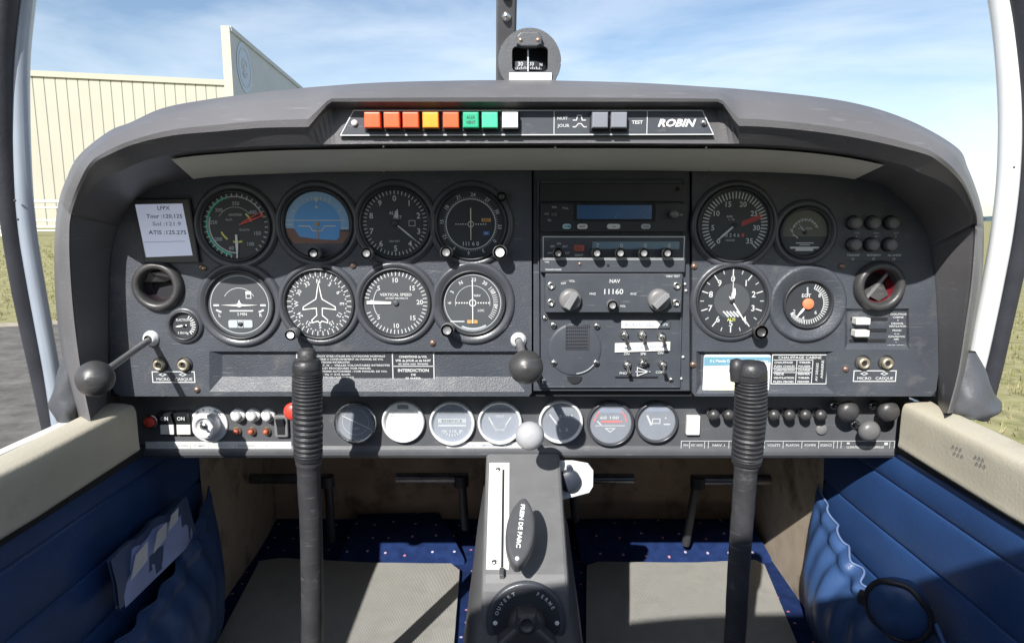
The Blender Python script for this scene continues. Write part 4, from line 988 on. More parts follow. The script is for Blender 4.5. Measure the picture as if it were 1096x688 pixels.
# placards
k = sc(395, .006); m = MB(k)
m.prism([(-74,-17),(74,-17),(74,17),(-74,17)], 0, -.6, 'dial_black'); m.rectline(-73,73,-15.8,16,1.1,-.9,'ink_white'); m.stroke([(29,-16),(29,16)], 1.1, -.9, 'ink_white'); m.stroke([(29,2.2),(73,2.2)], .9, -.9, 'ink_white')
tx = ['CET AVION DOIT ETRE UTILISE EN CATEGORIE NORMALE','OU EN CATEGORIE U CONFORMEMENT AU MANUEL DE VOL','AUTRES EVOLUTIONS INTERDITES','LIMITES EN CAT. N  -  VRILLES VOLONTAIRES INTERDITES','AUTRES LIMITES ET PROCEDURES VOIR MANUEL','CAT U  EVOLUTIONS AUTORISEES : VOIR MANUEL DE VOL','VITESSE        Va = 215 km/h','MASSE MAX AU DECOLLAGE 1100 KG','CONDITIONS NORMALES']
for i, s_ in enumerate(tx): m.text(s_, -70, 13.2-i*3.3, 2.0, -.9, 'ink_white', 'L', .02, wid=min(96, len(s_)*1.9))
for s_, z, w_, h_ in (('CONDITIONS de VOL',12.6,30,2.5),('VFR de JOUR et de NUIT',8.4,38,2.5),('en zone non givrante',5,32,2.2),('INTERDICTION',-2.2,33,3.4),('DE',-7,5,2.2),('FUMER',-11.4,17,3.0)): m.text(s_, 51, z, h_, -.9, 'ink_white', 'C', .03, wid=w_)
pl_ = m.build('flight_placard', fp, W(391.5, 393.8, .006)-PO)
m = MB(k); m.prism([(-30,-16.5),(30,-16.5),(31,16.5),(-30,16.5)], 0, -.6, 'dial_black'); m.rectline(-29.3,29.8,-15.8,15.8,1.1,-.9,'ink_white')
m.text('CHAUFFAGE CABINE', 0, 13, 3.0, -.9, 'ink_white', wid=46)
for z in (10.2, 1.0, -3.4): m.stroke([(-28,z),(14,z)], .8, -.9, 'ink_white')
for x in (-3, 14): m.stroke([(x,10),(x,-15)], .8, -.9, 'ink_white')
for i, s_ in enumerate(['CHAUFFAGE','PLEIN CHAUD','CLIMATISATION','TIEDE','VENTILATION','PLEIN FROID']): m.text(s_, -27, 7.6-i*4.2, 2.3, -.9, 'ink_white', 'L', .03, wid=min(22, len(s_)*2.2))
for i, s_ in enumerate(['TIRER','POUSSER','OUVRIR','FERMER','TIRER','FERMER']): m.text(s_, -1, 7.6-i*4.2, 2.2, -.9, 'ink_white', 'L', .03, wid=13)
m.text('AV SIEGES', 19, -3, 2.6, -.9, 'ink_white', rot=-90, wid=20); m.text('ARRIERE', 24.5, 0, 2.6, -.9, 'ink_white', rot=-90, wid=20)
m.build('heating_placard', rp, W(855, 395, .006)-RO)
t = thing('checklist_card', 'white and pale blue sticker on the right panel, partly behind the right stick', 'sticker', W(788, 400.5, .0035)); k = sc(400, .004)
m = MB(k); m.prism(rrect(-35.5,35.5,-21.5,21.5,2.5), 0, -1, 'paper'); m.prism([(-35.3,19.3),(35.3,19.3),(35.3,13.5),(8,11.5),(-10,10),(-35.3,9.2)], -.9, -1.2, 'card_blue'); m.flat(-27,33,-17,-1,-1.2,'card_yellow')
m.text('5 L Monde Carbon Monoxide Detector', 2, 15, 2.7, -1.5, 'white', wid=62); m.text('DANGER', -15, 4, 3.0, -1.4, 'ink_blue', wid=18); m.build('card', t)
# sliders
t = thing('slider_unit', 'three horizontal slots with two white slider tabs, right edge of the panel', 'slider', W(931, 351, .0035)); k = sc(351, .004); t['k'] = k
for z in (10, -2.2, -13.5): MB(k).prism(rrect(-21,18,z-1.6,z+1.6,1), 0, -.6, 'gap_black').build('slot', t)
for z in (8.5, -4.5): MB(k).prism(rrect(-20,-5,z-3.6,z+3.6,1), -.5, -10, 'label_white', .8).build('slider_tab', t)
m = MB(k)
for s_, z in (('CHAUFFAGE',16),('CABINE',12.8),('+',9.5),('DEGIVR.',6),('VENTILATION',3),('FROID',-1.5),('<->',-5.2),('CLIMATISATION',-8.2),('AIR',-11),('-',-14),('VENTILATION',-18),('PARE BRISE',-21)): m.text(s_, 29, z-1, 2.1, -.5, 'ink_white', wid=min(18, len(s_)*1.9))
m.build('lettering', t)
# breakers
def breaker(px, py, label, s_):
    t = thing('circuit_breaker', label, 'breaker', based(px, py, 0, .008), 'push-button breakers in two rows of three'); k = sc(py, 0)
    MB(k).lathe([(8.0,0),(7.6,-1.6),(6.8,-2.2)], m='black', n=6+22).build('collar', t)
    MB(k).lathe([(6.2,-1),(6.2,-8),(5.6,-9.5),(4.6,-10.2),(0,-10.5)], m='knob_breaker', n=28).build('button', t)
    return t
cols = ('left', 'middle', 'right')
for j, y in enumerate((238.5, 262)):
    for i, x in enumerate(((917,937,957) if j == 0 else (916.5,935.5,955))):
        breaker(x, y, f'{cols[i]} breaker button in the {"upper shaded" if j == 0 else "lower sunlit"} row of three', '')
m = MB(sc(260, 0))
for i, (a_, b_) in enumerate((('VOR','5'),('NAV','10'),('ADF','5'))): m.text(a_, -20+i*21, 10.5, 2.2, -.5, 'dim_white'); m.text(b_, -20+i*21, 7, 2.2, -.5, 'dim_white')
for i, (a_, b_) in enumerate((('TRANSP','10'),('INTERPH','10'),('AL.ANEM','15'))): m.text(a_, -22+i*22, -13, 2.4, -.5, 'ink_white', wid=14); m.text(b_, -22+i*22, -17, 2.6, -.5, 'ink_white')
m.stroke([(-28,-19.5),(32,-20)], .5, -.5, 'gap_black'); m.build('breaker_legend', rp, W(936, 260, 0)-RO)

# ---------------------------------------------------------------- lower switch panel things
Yp = LY-.0005
t = thing('push_button', 'red push button in a chrome ring, left end of the lower panel', 'button', based(159, 452, Yp, .008)); k = sc(452, Yp)
MB(k).lathe([(8,0),(8,-3),(7,-4.5),(5.6,-4.5),(5.4,-3)], m='steel', n=32).build('ring', t); MB(k).lathe([(5.4,-2),(5.4,-8),(4.6,-9),(0,-9.2)], m='red', n=28).build('button', t)
def rocker(px, py, label, big, on):
    t = thing('rocker_switch', label, 'switch', based(px, py, Yp, .003), 'rocker switches on the lower panel'); k = sc(py, Yp)
    if big:
        MB(k).prism(rrect(-8.2,8.2,-13.5,13.5,1), 0, -2.5, 'black', .6).build('housing', t)
        m = MB(k); m.add([(-7,-4,-1),(7,-4,-1),(7,-9,12),(-7,-9,12),(-7,-1,12.2),(7,-1,12.2),(-7,-2,-1),(7,-2,-1)], [(0,1,2,3),(3,2,5,4),(0,3,4,6),(1,7,5,2)], 'black')
        m.add([(-7,-4,-1),(7,-4,-1),(7,-4.6,-11.5),(-7,-4.6,-11.5),(-7,-1,-12),(7,-1,-12),(-7,-1,-1),(7,-1,-1)], [(0,3,2,1),(3,4,5,2),(0,6,4,3),(1,2,5,7)], 'label_white')
        m.text('ON', 0, 7, 4.2, -8.1, 'ink_white', wid=8); m.build('rocker', t)
    else:
        MB(k).prism(rrect(-7.2,7.2,-12,12,2), 0, -4, 'knob_grey', 1).build('housing', t)
        m = MB(k); m.add([(-4,-4.2,-9),(4,-4.2,-9),(4,-5.2,0),(-4,-5.2,0),(-4,-9,9),(4,-9,9),(4,-4,9.2),(-4,-4,9.2)], [(0,1,2,3),(3,2,5,4),(4,5,6,7),(0,3,4,7),(1,6,5,2)], 'black'); m.build('rocker', t)
rocker(179, 453, 'left rocker marked ON, black above and white below, beside the red button', True, 1)
rocker(196.5, 453, 'right rocker marked ON, black above and white below, beside the key switch', True, 1)
rocker(301, 456, 'small plain black rocker switch in a grey frame beside the left stick', False, 0)
t = thing('ignition_switch', 'round silver ignition key lock on a white disc, lower panel left', 'switch', based(222, 455, Yp, .005)); k = sc(455, Yp)
m = MB(k); m.lathe([(20,0),(20,-1),(19,-1.6),(0,-1.6)], m='alu', n=48)
for s_, a in (('OFF',-45),('R',-15),('L',10),('BOTH',38)): m.text(s_, 16.5*sin(R(a)), 16.5*cos(R(a)), 2.4, -1.9, 'ink_dark', rot=a)
m.build('plate', t)
MB(k).lathe([(13,-1),(13,-10),(11.5,-12.5),(10,-12.5),(9.4,-10.5),(0,-10.5)], m='alu', n=40).build('barrel', t)
a = R(35); MB(k).prism([(x*cos(a)-z*sin(a), x*sin(a)+z*cos(a)) for x, z in ((-1.5,-7),(1.5,-7),(1.5,7),(-1.5,7))], -10, -11, 'ink_dark').lathe([(4,-10.4),(4,-11.6),(0,-11.6)], c=(-1,1), m='steel', n=24).build('keyhole', t)
for i, (px, l) in enumerate(((252,'left'),(268.5,'middle'),(285,'right'))):
    t = thing('push_button', f'{l} one of three round silver buttons in the upper row beside the key lock', 'button', based(px, 446, Yp, .009), 'silver push buttons beside the key lock'); k = sc(446, Yp)
    MB(k).lathe([(7.6,0),(7.6,-3),(6.4,-4.5),(5,-4.5)], m='alu', n=32).build('ring', t); MB(k).lathe([(4.6,-3),(4.6,-9),(4,-10),(0,-10)], m='alu', n=28).build('button', t)
for i, (px, l) in enumerate(((252,'left'),(268,'middle'),(284,'right'))):
    t = thing('indicator_lamp', f'{l} one of three tiny reddish lamps under the silver buttons', 'lamp', based(px, 462.5, Yp, .005), 'tiny lamps under the silver buttons'); k = sc(462, Yp)
    MB(k).lathe([(4.6,0),(4.4,-2),(3.6,-3)], m='brass', n=24).build('ring', t); MB(k).sphere((0,-3.5,0), 3.1, 'lamp_dim_red', 18).build('lens', t)
m = MB(sc(478, Yp)); 
m.prism([(-73,-5.5),(-60,-5.5),(-60,4.5),(-73,4.5)], .3, -.3, 'sub_panel'); m.prism([(-72,-5.2),(84,-5.2),(84,4.2),(-72,4.2)], .3, -.5, 'label_white')
for s_, x, w_ in (('BATTERIE',-52,18),('ALTERN.',-32,13),('POMPE',-14,12),('CONTACT',10,16),('DEMARREUR',36,18),('FEUX',60,9)): m.text(s_, x, 0, 2.6, -.8, 'dim_white', wid=w_)
for x in (-62,-42,-24,-5,-2,1,24,28): m.stroke([(x,-3.6),(x,3)], .5, -.8, 'dim_white')
m.rectline(-71,-43,-4,3.2,.5,-.8,'dim_white')
m.build('switch_legend', lp, W(228, 476.5, LY-.0005)-LO)
m = MB(sc(478, Yp)); m.prism([(-41,-3.2),(41,-3.2),(41,3.2),(-41,3.2)], .3, -.5, 'label_white'); m.text('P. ESS    AMPEREMETRE   VOLTS', 8, 0, 2.6, -.8, 'ink_blue', wid=52); m.build('gauge_legend', lp, W(519, 476, LY-.0005)-LO)
t = thing('pull_knob', 'round red knob half hidden behind the left stick grip', 'knob', based(314, 440, Yp, .030)); k = sc(440, Yp)
MB(k).tube([(0,0,0),(0,-26,0)], 3, 'steel').build('shaft', t); MB(k).lathe([(4,-24),(9,-26),(9.5,-30),(7,-33),(0,-34)], m='red', n=32).build('head', t)
# small gauges
def sgauge(px, py, R_, label, art, gl='glass', face='dial_pale', ring='steel'):
    t = thing('engine_gauge', label, 'gauge', W(px, py, Yp), 'small round gauges along the lower panel'); t['k'] = sc(py, Yp); k = t['k']
    MB(k).lathe([(R_,0),(R_+.2,-4),(R_-.6,-6),(R_-2,-6),(R_-2.8,-4),(R_-3,-1.5)], m=ring, n=56).build('bezel', t)
    d = MB(k).disc(R_-2.5, y=-1.4, m=face); art(d, t); d.build('dial', t)
    MB(k).lathe([(0,-4.2),(R_*.6,-4.0),(R_-2.6,-3.6)], m=gl, n=48).build('glass', t)

def cap(d, m_, z=9): d.poly([(-14,z),(14,z),(11,16),(-11,16)], -1.7, m_)
def art_clear(d, t):
    d.arc(14, 0, 360, .6, -1.8, 'dim_white', n=50); d.stroke([(-14,7),(0,0),(16,-8)], 1.0, -1.8, 'ink_white'); d.text('AMP', 0, -7, 3, -1.8, 'dim_white'); d.flat(-5,5,13,18,-1.8,'dial_mid')
def art_white(d, t):
    d.stroke([(-14,7),(-1,1),(10,3)], 1.0, -1.8, 'dim_white'); d.flat(-6,6,14,19,-1.8,'dial_mid'); d.arc(14, 0, 360, .4, -1.8, 'dim_white', n=50)
def art_a(d, t):
    cap(d, 'dial_mid'); d.flat(-15,15,0,5,-1.8,'dim_white'); d.flat(-15,15,-4,-1.5,-1.8,'dim_white'); d.text('ESSENCE', 0, 2.5, 3, -2, 'ink_dark', wid=22); d.ticks(12, 15, 130, 230, 9, .8, -1.8, 'ink_white'); d.text('0 1/2 1', 0, -9, 2.8, -1.8, 'ink_white', wid=18)
def art_b(d, t):
    cap(d, 'dial_mid'); d.stroke([(-12,6),(-7,-3)], 1.3, -1.8, 'ink_white'); d.stroke([(12,6),(6,-3)], 1.3, -1.8, 'ink_white'); d.text('VOLT', 0, 7, 2.6, -1.8, 'ink_white'); d.arc(8, 120, 240, 1, -1.8, 'dim_white'); d.text('10  16', 0, -8, 3, -1.8, 'ink_white')
def art_c(d, t):
    cap(d, 'dial_mid'); d.stroke([(-12,8),(-3,-4)], 1.6, -1.8, 'ink_white'); d.text('E 1/2 F', 6, 6, 2.8, -1.8, 'ink_white', wid=14); d.text('L', 0, -9, 4, -1.8, 'ink_white'); d.text('R', 7, -9, 4, -1.8, 'ink_white')
def art_d(d, t):
    cap(d, 'flag_grey', 11); d.text('60 100', -1, 6, 3.4, -1.8, 'ink_white', wid=20); d.arc(17, -85, -45, 1.2, -1.8, 'needle_red'); d.arc(17, 45, 85, 1.2, -1.8, 'needle_red'); d.flat(-10,12,.5,2.5,-1.8,'needle_red'); d.stroke([(-16,-3),(16,-3)], .7, -1.8, 'ink_white'); d.stroke([(-14,2),(-8,-4)], 1.3, -1.8, 'ink_white'); d.stroke([(-5,-6),(0,-10),(5,-6)], 1, -1.8, 'ink_white', True)
def art_e(d, t):
    cap(d, 'flag_grey', 11); d.stroke([(-10,7),(-5,-4)], 2.0, -1.8, 'ink_white'); d.rectline(-4,4,-2,3,.9,-1.8,'ink_white'); d.text('+', 10, 4, 3.4, -1.8, 'ink_white'); d.stroke([(8,-3),(15,-3)], 1.4, -1.8, 'ink_white')

sgauge(381, 451, 22.5, 'round gauge just right of the left stick, half in the stick\'s shadow', art_clear, 'dusty_glass', 'dial_mid', 'steel')
sgauge(432, 450.5, 22.5, 'round gauge with a blank white lower face, second from the left stick', art_white, 'dusty_glass', 'white', 'alu')
sgauge(484, 452, 24, 'pale round fuel gauge with a broad horizontal bar across its face', art_a, 'dusty_glass', 'dial_pale', 'alu')
sgauge(535, 451.5, 23.5, 'pale round gauge with two slanting pointers, left of the grey ball knob', art_b, 'dusty_glass', 'dial_pale', 'alu')
sgauge(600, 450.5, 23.5, 'bluish round gauge right of the grey ball knob, shaded by the lever', art_c, 'dusty_glass', 'dial_mid', 'alu')
sgauge(653, 452, 25, 'round gauge with red-edged scale in a thick black rim', art_d, 'dusty_glass', 'dial_mid', 'bezel_black')
sgauge(702, 450.5, 23, 'plain bluish round gauge, the last on the right of its row', art_e, 'dusty_glass', 'dial_mid', 'bezel_black')
t = tag(MB(sc(454, Yp)).prism(rrect(-7,7,-10.5,10.5,1), 0, -5, 'white', 1).build('lit_switch', loc=W(741, 454, Yp)), 'white rectangular switch cap right of the row of gauges', 'switch')
pos = ('first', 'second', 'third', 'fourth', 'fifth', 'sixth')
pk = None
for i, px in enumerate((764, 780, 828.5, 845, 862, 878.5)):
    lab = ['small chrome-ringed black knob nearest the white switch cap', 'small black knob just left of the right stick grip', 'small black knob just right of the right stick grip', 'second small black knob right of the right stick grip', 'third small black knob right of the right stick grip', 'small black knob above the flat grey disc'][i]
    if pk is None:
        pk = thing('fuse_knob', lab, 'knob', based(px, 444, Yp, .012), 'small black knobs along the lower panel'); k = sc(444, Yp)
        MB(k).lathe([(5,0),(5,-3),(4,-4)], m='steel', n=24).build('ring', pk); MB(k).lathe([(3.4,-3),(3.6,-7),(5.6,-9),(6,-12),(5,-15),(0,-16.5)], m='knob_black', n=28).build('cap', pk)
    else: copy_thing(pk, lab, based(px, 444, Yp, .012))
tag(MB(sc(459, Yp)).lathe([(6,0),(6,-1.5),(5,-2.4),(0,-2.6)], m='knob_grey', n=32).build('plug', loc=W(879, 459, Yp)), 'flat grey plug disc under the small knobs near the right end', 'plug')
for px, py, l in ((908,440,'large black pull knob, upper left of the three at the right end'),(951,440,'large black pull knob nearest the right side wall'),(930.5,461,'large grey-black pull knob, lowest of the three at the right end')):
    t = thing('pull_knob', l, 'knob', based(px, py, Yp, .022), 'large pull knobs at the right end of the lower panel'); k = sc(py, Yp)
    MB(k).tube([(-5,0,1),(-1,-18,0)], 2.6, 'steel', 14).build('shaft', t); MB(k).lathe([(3,-14),(7.5,-15),(10.4,-17.5),(11.2,-20.5),(9.8,-24),(6.4,-26.5),(0,-27.5)], m='knob_black' if py < 450 else 'knob_mid', n=40).build('head', t)
    MB(k).lathe([(5,0),(4.6,-2.5),(3,-3)], c=(-5,1), m='steel', n=20).build('nut', t)

m = MB(sc(477, Yp)); m.rectline(-117,111,-4.4,5.0,.7,-.4,'ink_white')
for x in (-108,-92,-88,-66,-46,-28,-8,12,30,46,50,54,106): m.stroke([(x,-4.4),(x,5)], .6, -.4, 'ink_white')
for s_, x, w_ in (('PH',-112,5),('INST. RADIO',-100,13),('NAV 1',-77,13),('COM',-56,10),('VOLETS',-18,14),('PLAFON',2,14),('POMPE',21,12),('ESSENCE',38,12),('CLIMATISATION CHAUFFAGE',80,40)): m.text(s_, x, .5 if s_ != 'CLIMATISATION CHAUFFAGE' else -1.8, 2.6, -.4, 'ink_white', wid=w_)
m.flat(60,63,1.5,3.5,-.4,'ink_white'); m.flat(100,104,.5,3.5,-.4,'ink_white'); m.build('breaker_legend', lp, W(846, 476.5, LY-.0005)-LO)
# ---------------------------------------------------------------- annunciator strip in the brow
AY = -0.136
an = thing('annunciator_strip', 'grey trapezoid strip in the hood brow reading ROBIN, with a row of square lamps', 'annunciator', W(564, 131, AY)); k = sc(131, AY); c_ = (564, 131)
q = lambda x, y: (x-c_[0], c_[1]-y)
m = MB(k); m.prism([q(362,145.5), q(378,118), q(752,118), q(765.5,144.5)], 3, 0, 'stack_metal', .6)
m.stroke([q(364,144.6), q(379,119), q(751,119), q(764,143.6)], 1.1, -.5, 'ink_white', True)
for x in (593, 692.5): m.stroke([q(x,119), q(x,143.8)], .9, -.6, 'ink_white')
m.build('plate', an)
m = MB(k); m.text('NUIT', -564+602, 131-127, 3.0, -.6, 'ink_white', wid=11); m.text('JOUR', -564+603, 131-134.5, 3.4, -.6, 'ink_white', wid=13)
for y, h in ((129, 5), (136, 3.4)): m.stroke([q(613,y), q(617,y), q(618,y-h), q(622,y-h), q(623,y), q(627,y)] if h > 4 else [q(613,y), q(616,y), q(619,y-h), q(622,y-h), q(625,y), q(628,y)], 1.1, -.6, 'ink_white')
m.text('TEST', 682-564, 131-131, 3.6, -.6, 'ink_white', bold=.03, wid=12); m.text('ROBIN', 724.5-564, 131-131.5, 7.8, -.6, 'white', bold=.035, italic=.28, wid=41); m.build('lettering', an)
for x, mt, s_ in ((400.5,'lamp_red','ALT'),(421,'lamp_red','PRESS'),(441,'lamp_red','HUILE'),(462,'lamp_orange','ESS'),(483.5,'lamp_red','DEM'),(504.5,'lamp_dkgreen','VOLETS'),(524.5,'lamp_green',''),(546,'white',''),(641,'lamp_grey',''),(661,'lamp_grey','')):
    m = MB(k); m.prism([(x-564-10,-9.6),(x-564+10,-9.6),(x-564+10,10.6),(x-564-10,10.6)], 0, -2, 'gap_black')
    m.prism([(x-564-8.4,-7.2),(x-564+8.4,-7.2),(x-564+8.4,9),(x-564-8.4,9)], -1, -11, mt, 1.4)
    if s_ == 'VOLETS': m.text('AUX', x-564, 3.6, 3.4, -11.3, 'ink_dark', wid=9); m.text('VENT', x-564, -1.6, 3.4, -11.3, 'ink_dark', wid=10)
    m.build('lamp', an)
for x, y, mt in ((379.5,132,'alu'),(753,131.5,'steel')):
    MB(k).lathe([(3.6,0),(3.2,-2.4),(1.8,-3.2),(0,-3.4)], c=q(x,y), m=mt, n=24).build('screw', an)

# ---------------------------------------------------------------- compass and windscreen post
CY = -0.085; cp = thing('compass', 'round grey compass standing on top of the hood, white label at its foot', 'compass', W(566, 87, CY)); k = sc(87, CY)
m = MB(k); zc = 87-67.5
win = rrect(-16.5,21.5,-8,17.5,5,5)
n = 72; circ_ = [(33*cos(2*pi*i/n)+.5, 33*sin(2*pi*i/n)+zc) for i in range(n)]
circ_ = [p for p in circ_ if p[1] > -4]
def ringface(y0, win_):
    polys = [[V((x, z, 0)) for x, z in circ_], [V((x+0, z+zc, 0)) for x, z in win_]]
    fl_ = [p for a in polys for p in a]; m.add([(p.x, y0, p.y) for p in fl_], [tuple(t_) for t_ in tessellate_polygon(polys)], 'compass_grey')
ringface(-6, [(x-1.5, z-3) for x, z in win])
N1 = len(circ_); m.add([(x, -6, z) for x, z in circ_]+[(x*1.02, -3, z) for x, z in circ_]+[(x*.95, 40, z*.95+1) for x, z in circ_], [(i, i+1, N1+i+1, N1+i) for i in range(N1-1)]+[(N1+i, N1+i+1, 2*N1+i+1, 2*N1+i) for i in range(N1-1)], 'compass_grey', True)
wn = [(x-1.5, z-3+zc) for x, z in win]; M1 = len(wn)
m.add([(x, -6, z) for x, z in wn]+[(x, 1, z) for x, z in wn], [(i, (i+1)%M1, M1+(i+1)%M1, M1+i) for i in range(M1)], 'compass_grey'); m.build('housing', cp)
m = MB(k); m.add([(x, 14, z) for x, z in circ_], [list(range(N1))], 'gap_black')
rows = []
for z in (-4, 5):
    rows.append([(-2+22*sin(R(a)), 12-12*cos(R(a)), z+zc-4) for a in range(-80, 81, 8)])
m.loft(rows, 'dial_black')
for i, a in enumerate(range(-60, 61, 6)):
    x = -2+20*sin(R(a)); m.flat(x-.35, x+.35, zc-7.2, zc-(4.6 if i % 2 else 5.6), 10.6-11*cos(R(a)), 'ink_white')
m.text('30', -9, zc-2.0, 4.2, -.8, 'ink_white'); m.text('33', 3, zc-2.0, 3.6, -1.0, 'ink_white'); m.text('N', 13, zc-2.2, 3.0, 2.0, 'ink_white'); m.build('card', cp)
MB(k).flat(-1.8, -.2, zc-11, zc+12, -3, 'dim_white').build('lubber_line', cp)
m = MB(k); m.prism([(-13,zc+15),(-13,zc+23),(-9,zc+27),(9,zc+27),(13,zc+23),(13,zc+15),(8,zc+12.5),(-8,zc+12.5)], -5, -14, 'compass_grey', 1.5)
for x in (-9, 9): m.lathe([(2.4,-13),(2,-15),(0,-15.4)], c=(x, zc+19), m='brass', n=16)
m.build('adjuster', cp)
MB(k).prism([(-21,-1),(24,-1),(24,6.8),(-21,6.8)], -6, -9, 'white', .6).build('label_plate', cp)
m = MB(k); m.prism([(-26,-10),(28,-10),(28,0),(-26,0)], 30, -8, 'compass_grey', 1); m.build('foot', cp)
ps = thing('windscreen_post', 'dark riveted metal strap rising behind the compass to the top of the windscreen', 'post', W(542, 95, -0.03)); o0 = W(542, 95, -0.03)
A = W(541, 100, -0.03)-o0; Bp = W(543, -60, -0.09)-o0
m = MB(); wv = V((.0092, 0, 0)); nn = V((0, .004, 0))
sec = lambda p: [p-wv+nn, p-wv-nn*.3, p-wv*.8-nn, p+wv*.8-nn, p+wv-nn*.3, p+wv+nn]
m.loft([sec(A), sec(A+(Bp-A)*.5), sec(Bp)], 'post_grey', closed=True, smooth=False); m.build('strap', ps)
for py in (12, 30):
    p = W(543.5, py, -.03)-o0; f_ = (p.z-A.z)/(Bp.z-A.z); pp = A+(Bp-A)*f_; MB(.001).lathe([(4.4,0),(4,-1.4),(3.4,-1.8),(2.6,-3),(0,-3.8)], m='steel' if py == 30 else 'seal_dark', n=24).build('bolt', ps, pp+V((0,-.004,0)))

# ---------------------------------------------------------------- canopy frames
def path(pts, Y0, Y1):
    c = catmull(pts, 5); n = len(c); return [W(x, y, Y0+(Y1-Y0)*i/(n-1)) for i, (x, y) in enumerate(c)]
for nm, lab, tpts, spts, tm in (
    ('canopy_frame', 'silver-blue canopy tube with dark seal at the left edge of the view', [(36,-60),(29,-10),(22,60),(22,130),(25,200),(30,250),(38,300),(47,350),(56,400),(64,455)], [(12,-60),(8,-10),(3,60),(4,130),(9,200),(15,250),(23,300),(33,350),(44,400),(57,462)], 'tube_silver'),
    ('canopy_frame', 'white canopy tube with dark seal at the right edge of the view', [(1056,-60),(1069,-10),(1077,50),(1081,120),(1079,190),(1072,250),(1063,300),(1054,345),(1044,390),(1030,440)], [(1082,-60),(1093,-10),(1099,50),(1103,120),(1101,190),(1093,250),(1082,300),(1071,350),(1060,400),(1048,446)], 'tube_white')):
    P = path(tpts, -0.06, 0.02); o0 = P[-1].copy(); t = thing(nm, lab, 'canopy frame', o0)
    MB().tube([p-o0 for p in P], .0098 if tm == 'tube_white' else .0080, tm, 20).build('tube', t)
    P = path(spts, -0.075, 0.03); MB().tube([p-o0 for p in P], .0105, 'seal_dark', 16, sq=.8).build('seal', t)
    if nm and tm == 'tube_silver':
        P2 = [p+V((-.019, .0, 0)) for p in P[:24]]; MB().tube([p-o0 for p in P2], .010, 'post_grey', 12).build('outer_trim', t)
        b = [(84,372),(80,395),(72,418),(68,440)]
    for px, py in (((24,215),(27,235)) if tm == 'tube_silver' else ((1077,180),(1080,40))):
        p = W(px, py, -.025)-o0; MB(.001).lathe([(1.2,0),(1,-1),(0,-1.2)], m='seal_dark', n=10).build('rivet', t, p+V((0,-.0098,0)))
def boot(label, left, right, Y):
    """soft vinyl cone: list of left and right edge px from top to bottom"""
    o0 = W((left[-1][0]+right[-1][0])/2, left[-1][1], Y); rows = []; Lc = catmull(left, 4); Rc = catmull(right, 4); nL = len(Lc)
    for j, ((lx, ly), (rx_, ry)) in enumerate(zip(Lc, Rc)):
        a = W(lx, ly, Y); b = W(rx_, ry, Y); c = (a+b)/2; h = (b-a)/2; r = []
        for i in range(24):
            q_ = 2*pi*i/24; wob = 1+.05*sin(3*q_+j*.9)+.03*sin(5*q_-j)
            r.append(c+h*cos(q_)*wob+V((0, h.length*.8*sin(q_)*wob, 0))-o0)
        rows.append(r)
    m = MB(); m.loft(rows, 'boot_vinyl', closed=True); m.add(rows[-1], [list(range(24))], 'boot_vinyl'); o = m.build('frame_boot', loc=o0)
    tag(o, label, 'boot')
boot('soft grey vinyl boot over the foot of the left canopy tube', [(72,372),(64,395),(57,420),(55,436),(62,449)], [(84,372),(84,395),(86,420),(88,436),(80,452)], -.02)
boot('soft grey vinyl boot over the foot of the right canopy tube', [(1024,376),(1016,400),(1010,425),(1012,440),(1030,447)], [(1044,376),(1054,400),(1063,422),(1068,434),(1062,443)], -.02)

# ---------------------------------------------------------------- control sticks
def stick(label, top, gpts, tpts, rg, rt, Y0, Y1):
    """gpts grip axis px, tpts tube axis px"""
    y_all = (gpts[0][1], tpts[-1][1])
    Yf = lambda py: Y0+(Y1-Y0)*(py-y_all[0])/(y_all[1]-y_all[0])
    base = W(*tpts[-1], Yf(tpts[-1][1])); t = thing('control_stick', label, 'control stick', base)
    P = [W(x, y, Yf(y)) for x, y in catmull(gpts, 150)]; k0 = sc(gpts[0][1], Yf(gpts[0][1])); n = len(P); L_ = (P[-1]-P[0]).length
    rs = []
    for i in range(n):
        s_ = i/(n-1); r = rg*k0*(1+.05*sin(pi*s_))
        ph = (s_*23) % 1.0
        if .10 < s_ < .93: r *= 1-.13*math.exp(-((ph-.5)/.17)**2)
        if s_ > .95: r *= .97
        rs.append(r)
    MB().tube([p-base for p in P], rs, 'rubber', 30).build('grip', t); gp = t.children[0]
    c = P[0]-base
    m = MB(); h0 = .010
    m.tube([c+V((0,0,z)) for z in (-.001, .002, .006, .0085, .0095)], [rg*k0*v for v in (1.0, 1.0, .92, .78, .3)], 'rubber', 28); m.build('grip_cap', gp)
    if top == 'button': MB().tube([c+V((0,0,z)) for z in (.006, .012, .0175, .019)], [rg*k0*v for v in (.62, .62, .56, .3)], 'gaiter', 24).build('top_button', gp)
    else: MB().tube([c+V((-.012,-.002,z)) for z in (-.006, .004, .010, .0115)], [rg*k0*v for v in (.35, .45, .42, .1)], 'rubber', 18).build('trigger', gp)
    Pt = [W(x, y, Yf(y)) for x, y in catmull(tpts, 12)]; nt_ = len(Pt); rr = []
    for i in range(nt_):
        s_ = i/(nt_-1); rr.append(rt*k0*(1.14 if s_ < .025 else (1.04 if s_ < .05 else (1.10 if s_ < .07 else 1.0)))*(1+.010*mnoise.noise(V((s_*9, 1, 0))))*(1-.02*s_))
    Pj = [p+V((.0004*mnoise.noise(V((i*.22, 5, 0))), 0, 0)) for i, p in enumerate(Pt)]
    MB().tube([p-base for p in Pj], rr, 'gaiter', 26).build('sleeve', t)
stick('left control stick, ribbed black grip with a small button on top', 'button', [(329,393),(329,430),(330,490)], [(330,488),(331,520),(333,560),(334,620),(334,690),(334,780)], 15.5, 12.7, -.055, -.02)
